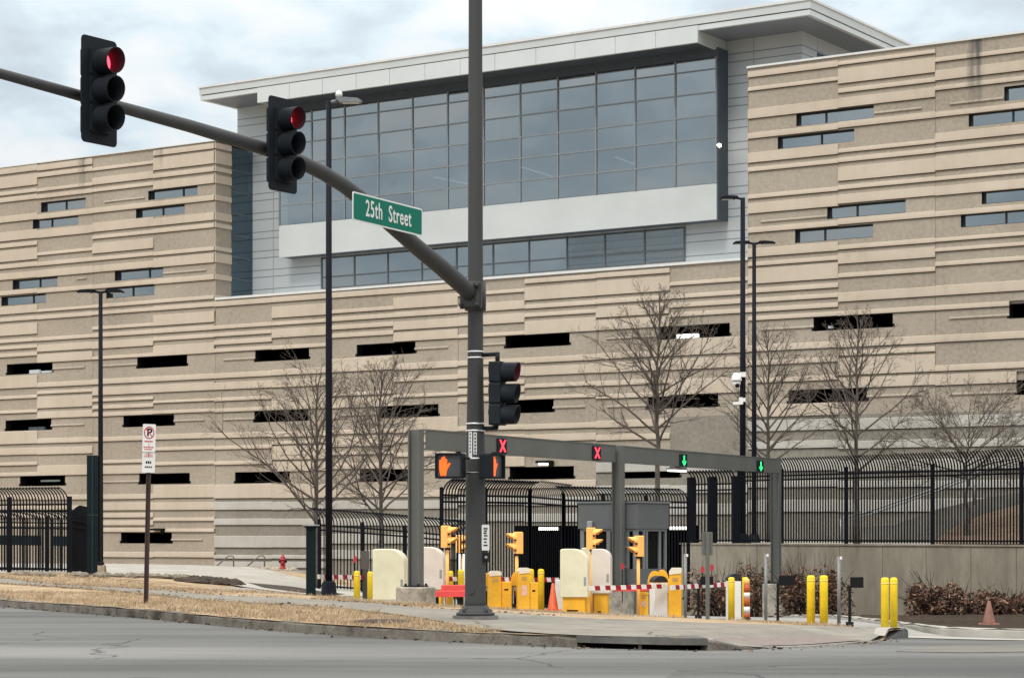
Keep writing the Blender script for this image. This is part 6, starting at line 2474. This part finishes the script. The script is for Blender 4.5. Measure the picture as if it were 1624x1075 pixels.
tree_at('bare tree with low spreading branches left of the single-headed lamp post', 503, 590, 0, 84, None, 838, 300, 3, 10, n1=32, dense=0.9)
tree_at('bare tree between the single-headed lamp post and the first gantry column', 603, 572, 0, 86, None, 832, 265, 7, 9, n1=34, dense=0.95)
tree_at('large bare tree rising behind the gantry left of the camera post', 1043, 452, 0, 90, 0.5, 712, 235, 11, 11, n1=34, dense=1.0)
tree_at('slender bare tree just right of the two lamp posts', 1219, 512, 0, 92, 0.95, 742, 205, 19, 8.5, n1=32, dense=0.85)
tree_at('bare tree behind the long fence, with a tall leader near the building window', 1359, 486, 0, 81, 0.95, 752, 215, 23, 9.5, n1=32, dense=0.9)
tree_at('low round-crowned bare tree behind the fence at the right edge', 1533, 628, 0, 80, 0.95, 762, 220, 31, 8, n1=24, dense=1.1, round_=True)

# ------------------------------------------------------------------ brown winter shrubs
M_sh = []
for nm, c in (('dry leaf rust', (0.125, 0.055, 0.035)), ('dry leaf brown', (0.085, 0.05, 0.033)), ('dry leaf pale', (0.24, 0.15, 0.09)), ('dry twig', (0.032, 0.022, 0.017))):
    M_sh.append(mat(nm, c, 0.85, var=0.3, scale=12))


def shrub(label, px, ptop, pbase, Y, wpx, seed, dp=0.8, n=2600):
    rnd = random.Random(seed)
    x = (px - CX) / F * Y
    b = Vector((x, Y, W(px, pbase, Y).z))
    H = (pbase - ptop) / F * Y
    w_ = wpx / F * Y / 2
    t = thing('shrub', label, 'shrub', b, 0, 'brown winter shrubs by the retaining wall')
    lobes = [(rnd.uniform(-0.85, 0.85) * w_, rnd.uniform(-0.3, 0.3) * dp, rnd.uniform(0.15, 0.62) * H, rnd.uniform(0.2, 0.42)) for _ in range(11)]
    st = MB()
    for i in range(90):
        lx, ly, lz, lr = rnd.choice(lobes)
        a = Vector((lx * 0.5 + rnd.uniform(-.2, .2), ly, 0))
        e = Vector((lx + rnd.gauss(0, 0.25) * w_, ly + rnd.gauss(0, 0.3) * dp, min(H * 1.2, lz + abs(rnd.gauss(0.1, 0.4)) * H)))
        st.tube([a, a.lerp(e, 0.5) + Vector((rnd.uniform(-.1, .1), rnd.uniform(-.1, .1), 0.1)), e], [0.016, 0.011, 0.005], 4, caps=False)
    st.build('stem', M_sh[3], t)
    lf = MB()
    for i in range(n):
        lx, ly, lz, lr = rnd.choice(lobes)
        while True:
            v = Vector((rnd.uniform(-1, 1), rnd.uniform(-1, 1), rnd.uniform(-1, 1)))
            if v.length < 1:
                break
        v = v.normalized() * (v.length ** 0.45)
        c = Vector((lx + v.x * lr * w_ * 0.9, ly + v.y * dp * 0.8, max(0.03, lz + v.z * lr * H * 1.25)))
        if c.z > H * rnd.uniform(0.75, 1.18):
            continue
        if abs(c.x) > w_ * 1.05:
            continue
        u = Vector((rnd.gauss(0, 1), rnd.gauss(0, 1), rnd.gauss(0, 0.7))).normalized()
        w2 = u.orthogonal().normalized()
        w2.rotate(Matrix.Rotation(rnd.uniform(0, 6.28), 3, u))
        sz = rnd.uniform(0.05, 0.11)
        m = rnd.choices((0, 1, 2, 3), (0.36, 0.32, 0.18, 0.14))[0]
        lf.add([c - u * sz, c + w2 * sz * 0.34, c + u * sz, c - w2 * sz * 0.34], [(0, 1, 2, 3)], m)
    lf.build('foliage', M_sh, t)


shrub('brown leafless shrub between the grey sign post and the bollard with the delineator', 1142, 903, 978, 72.0, 108, 4)
shrub('brown shrub behind the bollard pair and the far gantry plinth', 1208, 892, 978, 79.2, 100, 5)
shrub('wide brown shrub directly behind the pair of yellow bollards', 1292, 893, 980, 72.5, 118, 6, n=3200)
shrub('large rusty brown shrub before the bare stretch of retaining wall', 1503, 917, 979, 68.0, 128, 8, n=3600)
shrub('brown shrub behind the faded traffic cone at the right edge', 1605, 932, 979, 66.5, 105, 9, n=2800)

# ------------------------------------------------------------------ dry grass blades on the verge
M_blade = mat('dry grass blade', (0.385, 0.29, 0.185), 0.9, var=0.3, scale=1.5)
rnd = random.Random(77)
mb = MB()


def blades(n, fn, hmin, hmax):
    for _ in range(n):
        p = fn()
        if p is None:
            continue
        x, y = p
        z = G(x, y) + 0.0
        h = rnd.uniform(hmin, hmax)
        a = rnd.uniform(0, 6.28)
        lx, ly = rnd.gauss(0, 0.5) * h, rnd.gauss(0, 0.5) * h
        w_ = rnd.uniform(0.006, 0.014)
        dx, dy = w_ * math.cos(a), w_ * math.sin(a)
        mb.v += [(x - dx, y - dy, z - 0.01), (x + dx, y + dy, z - 0.01), (x + lx, y + ly, z + h)]
        k = len(mb.v)
        mb.f.append((k - 3, k - 2, k - 1))
        mb.m.append(0)
        mb.sm.append(False)


kpts = [Vector((x, y, 0)) for x, y in smooth_line(KERB, 1)]
swf = resample(sw_f, n=200)
swb = resample(sw_b, n=200)
swfA = np.array([(p.x, p.y) for p in swf])
swbA = np.array([(p.x, p.y) for p in swb])
kv = resample([(-13, 50.8), (-10.8, 46.6), (-7.6, 40.4), (-4.7, 35), (-2.45, 31.9), (-0.45, 30.3)], n=200)
bkA = resample(BACK[2:], n=200)


def front():
    a = rnd.choice(kv)
    j = int(((swfA - (a.x, a.y)) ** 2).sum(1).argmin())
    b_ = Vector((*swfA[j], 0))
    t_ = rnd.uniform(0.02, 0.99)
    c = a.lerp(b_, t_)
    nn2 = (b_ - a)
    return c.x + rnd.uniform(-.15, .15) + (0.12 * nn2.x / max(nn2.length, .1) if t_ < .1 else 0), c.y + rnd.uniform(-.15, .15) + 0.12


def backs():
    a = rnd.choice(bkA)
    j = int(((swbA - (a.x, a.y)) ** 2).sum(1).argmin())
    b_ = Vector((*swbA[j], 0))
    c = a.lerp(b_, rnd.uniform(0.0, 1.0))
    return c.x, c.y


blades(24000, front, 0.015, 0.055)
blades(20000, backs, 0.02, 0.08)
# thicker tufts
for _ in range(150):
    p_ = front() if rnd.random() < 0.6 else backs()
    blades(28, lambda: (p_[0] + rnd.gauss(0, 0.09), p_[1] + rnd.gauss(0, 0.09)), 0.05, 0.13)
# ragged edge of turf along both sides of the sidewalk
def edge():
    if rnd.random() < 0.5:
        p = Vector((*swbA[rnd.randrange(20, 150)], 0))
    else:
        p = Vector((*swfA[rnd.randrange(25, 120)], 0))
    return p.x + rnd.gauss(0, 0.10), p.y + rnd.gauss(0, 0.25)
blades(7000, edge, 0.03, 0.09)
tag(mb.build('dry_grass', M_blade), kind='stuff')

# ---- dead leaves and grit along the kerb and the edges of the sidewalk
mb = MB()
for i in range(2600):
    q = rnd.random()
    if q < 0.45:
        a = rnd.choice(ka[40:150])
        x, y, dz = a.x + rnd.gauss(0.05, 0.10), a.y - abs(rnd.gauss(0.0, 0.22)), -0.142
        if kerb_side(x, y) < 0.04:
            continue
    elif q < 0.8:
        a = swbA[rnd.randrange(30, 170)]
        x, y, dz = a[0] + rnd.gauss(0, .15), a[1] + rnd.gauss(-0.15, 0.4), 0.03
    else:
        a = swfA[rnd.randrange(30, 140)]
        x, y, dz = a[0] + rnd.gauss(0, .15), a[1] + rnd.gauss(0.1, 0.35), 0.03
    z = G(x, y) + dz - (drop(x, y) if dz > 0 else 0)
    s_ = rnd.uniform(0.012, 0.05)
    an = rnd.uniform(0, 6.28)
    c_, n_ = s_ * math.cos(an), s_ * math.sin(an)
    mb.add([(x - c_, y - n_, z), (x + n_ * .5, y - c_ * .5, z + rnd.uniform(0, s_)), (x + c_, y + n_, z + rnd.uniform(0, .01)), (x - n_ * .5, y + c_ * .5, z + rnd.uniform(0, s_ * .6))], [(0, 1, 2, 3)], rnd.choice((0, 0, 1, 2)))
tag(mb.build('leaf_litter', [mat('dead leaf', (0.07, 0.045, 0.028), 0.9, var=0.3), mat('pale dead leaf', (0.22, 0.15, 0.085), 0.9, var=0.3), mat('grit', (0.05, 0.047, 0.042), 0.95, var=0.3)]), kind='stuff')
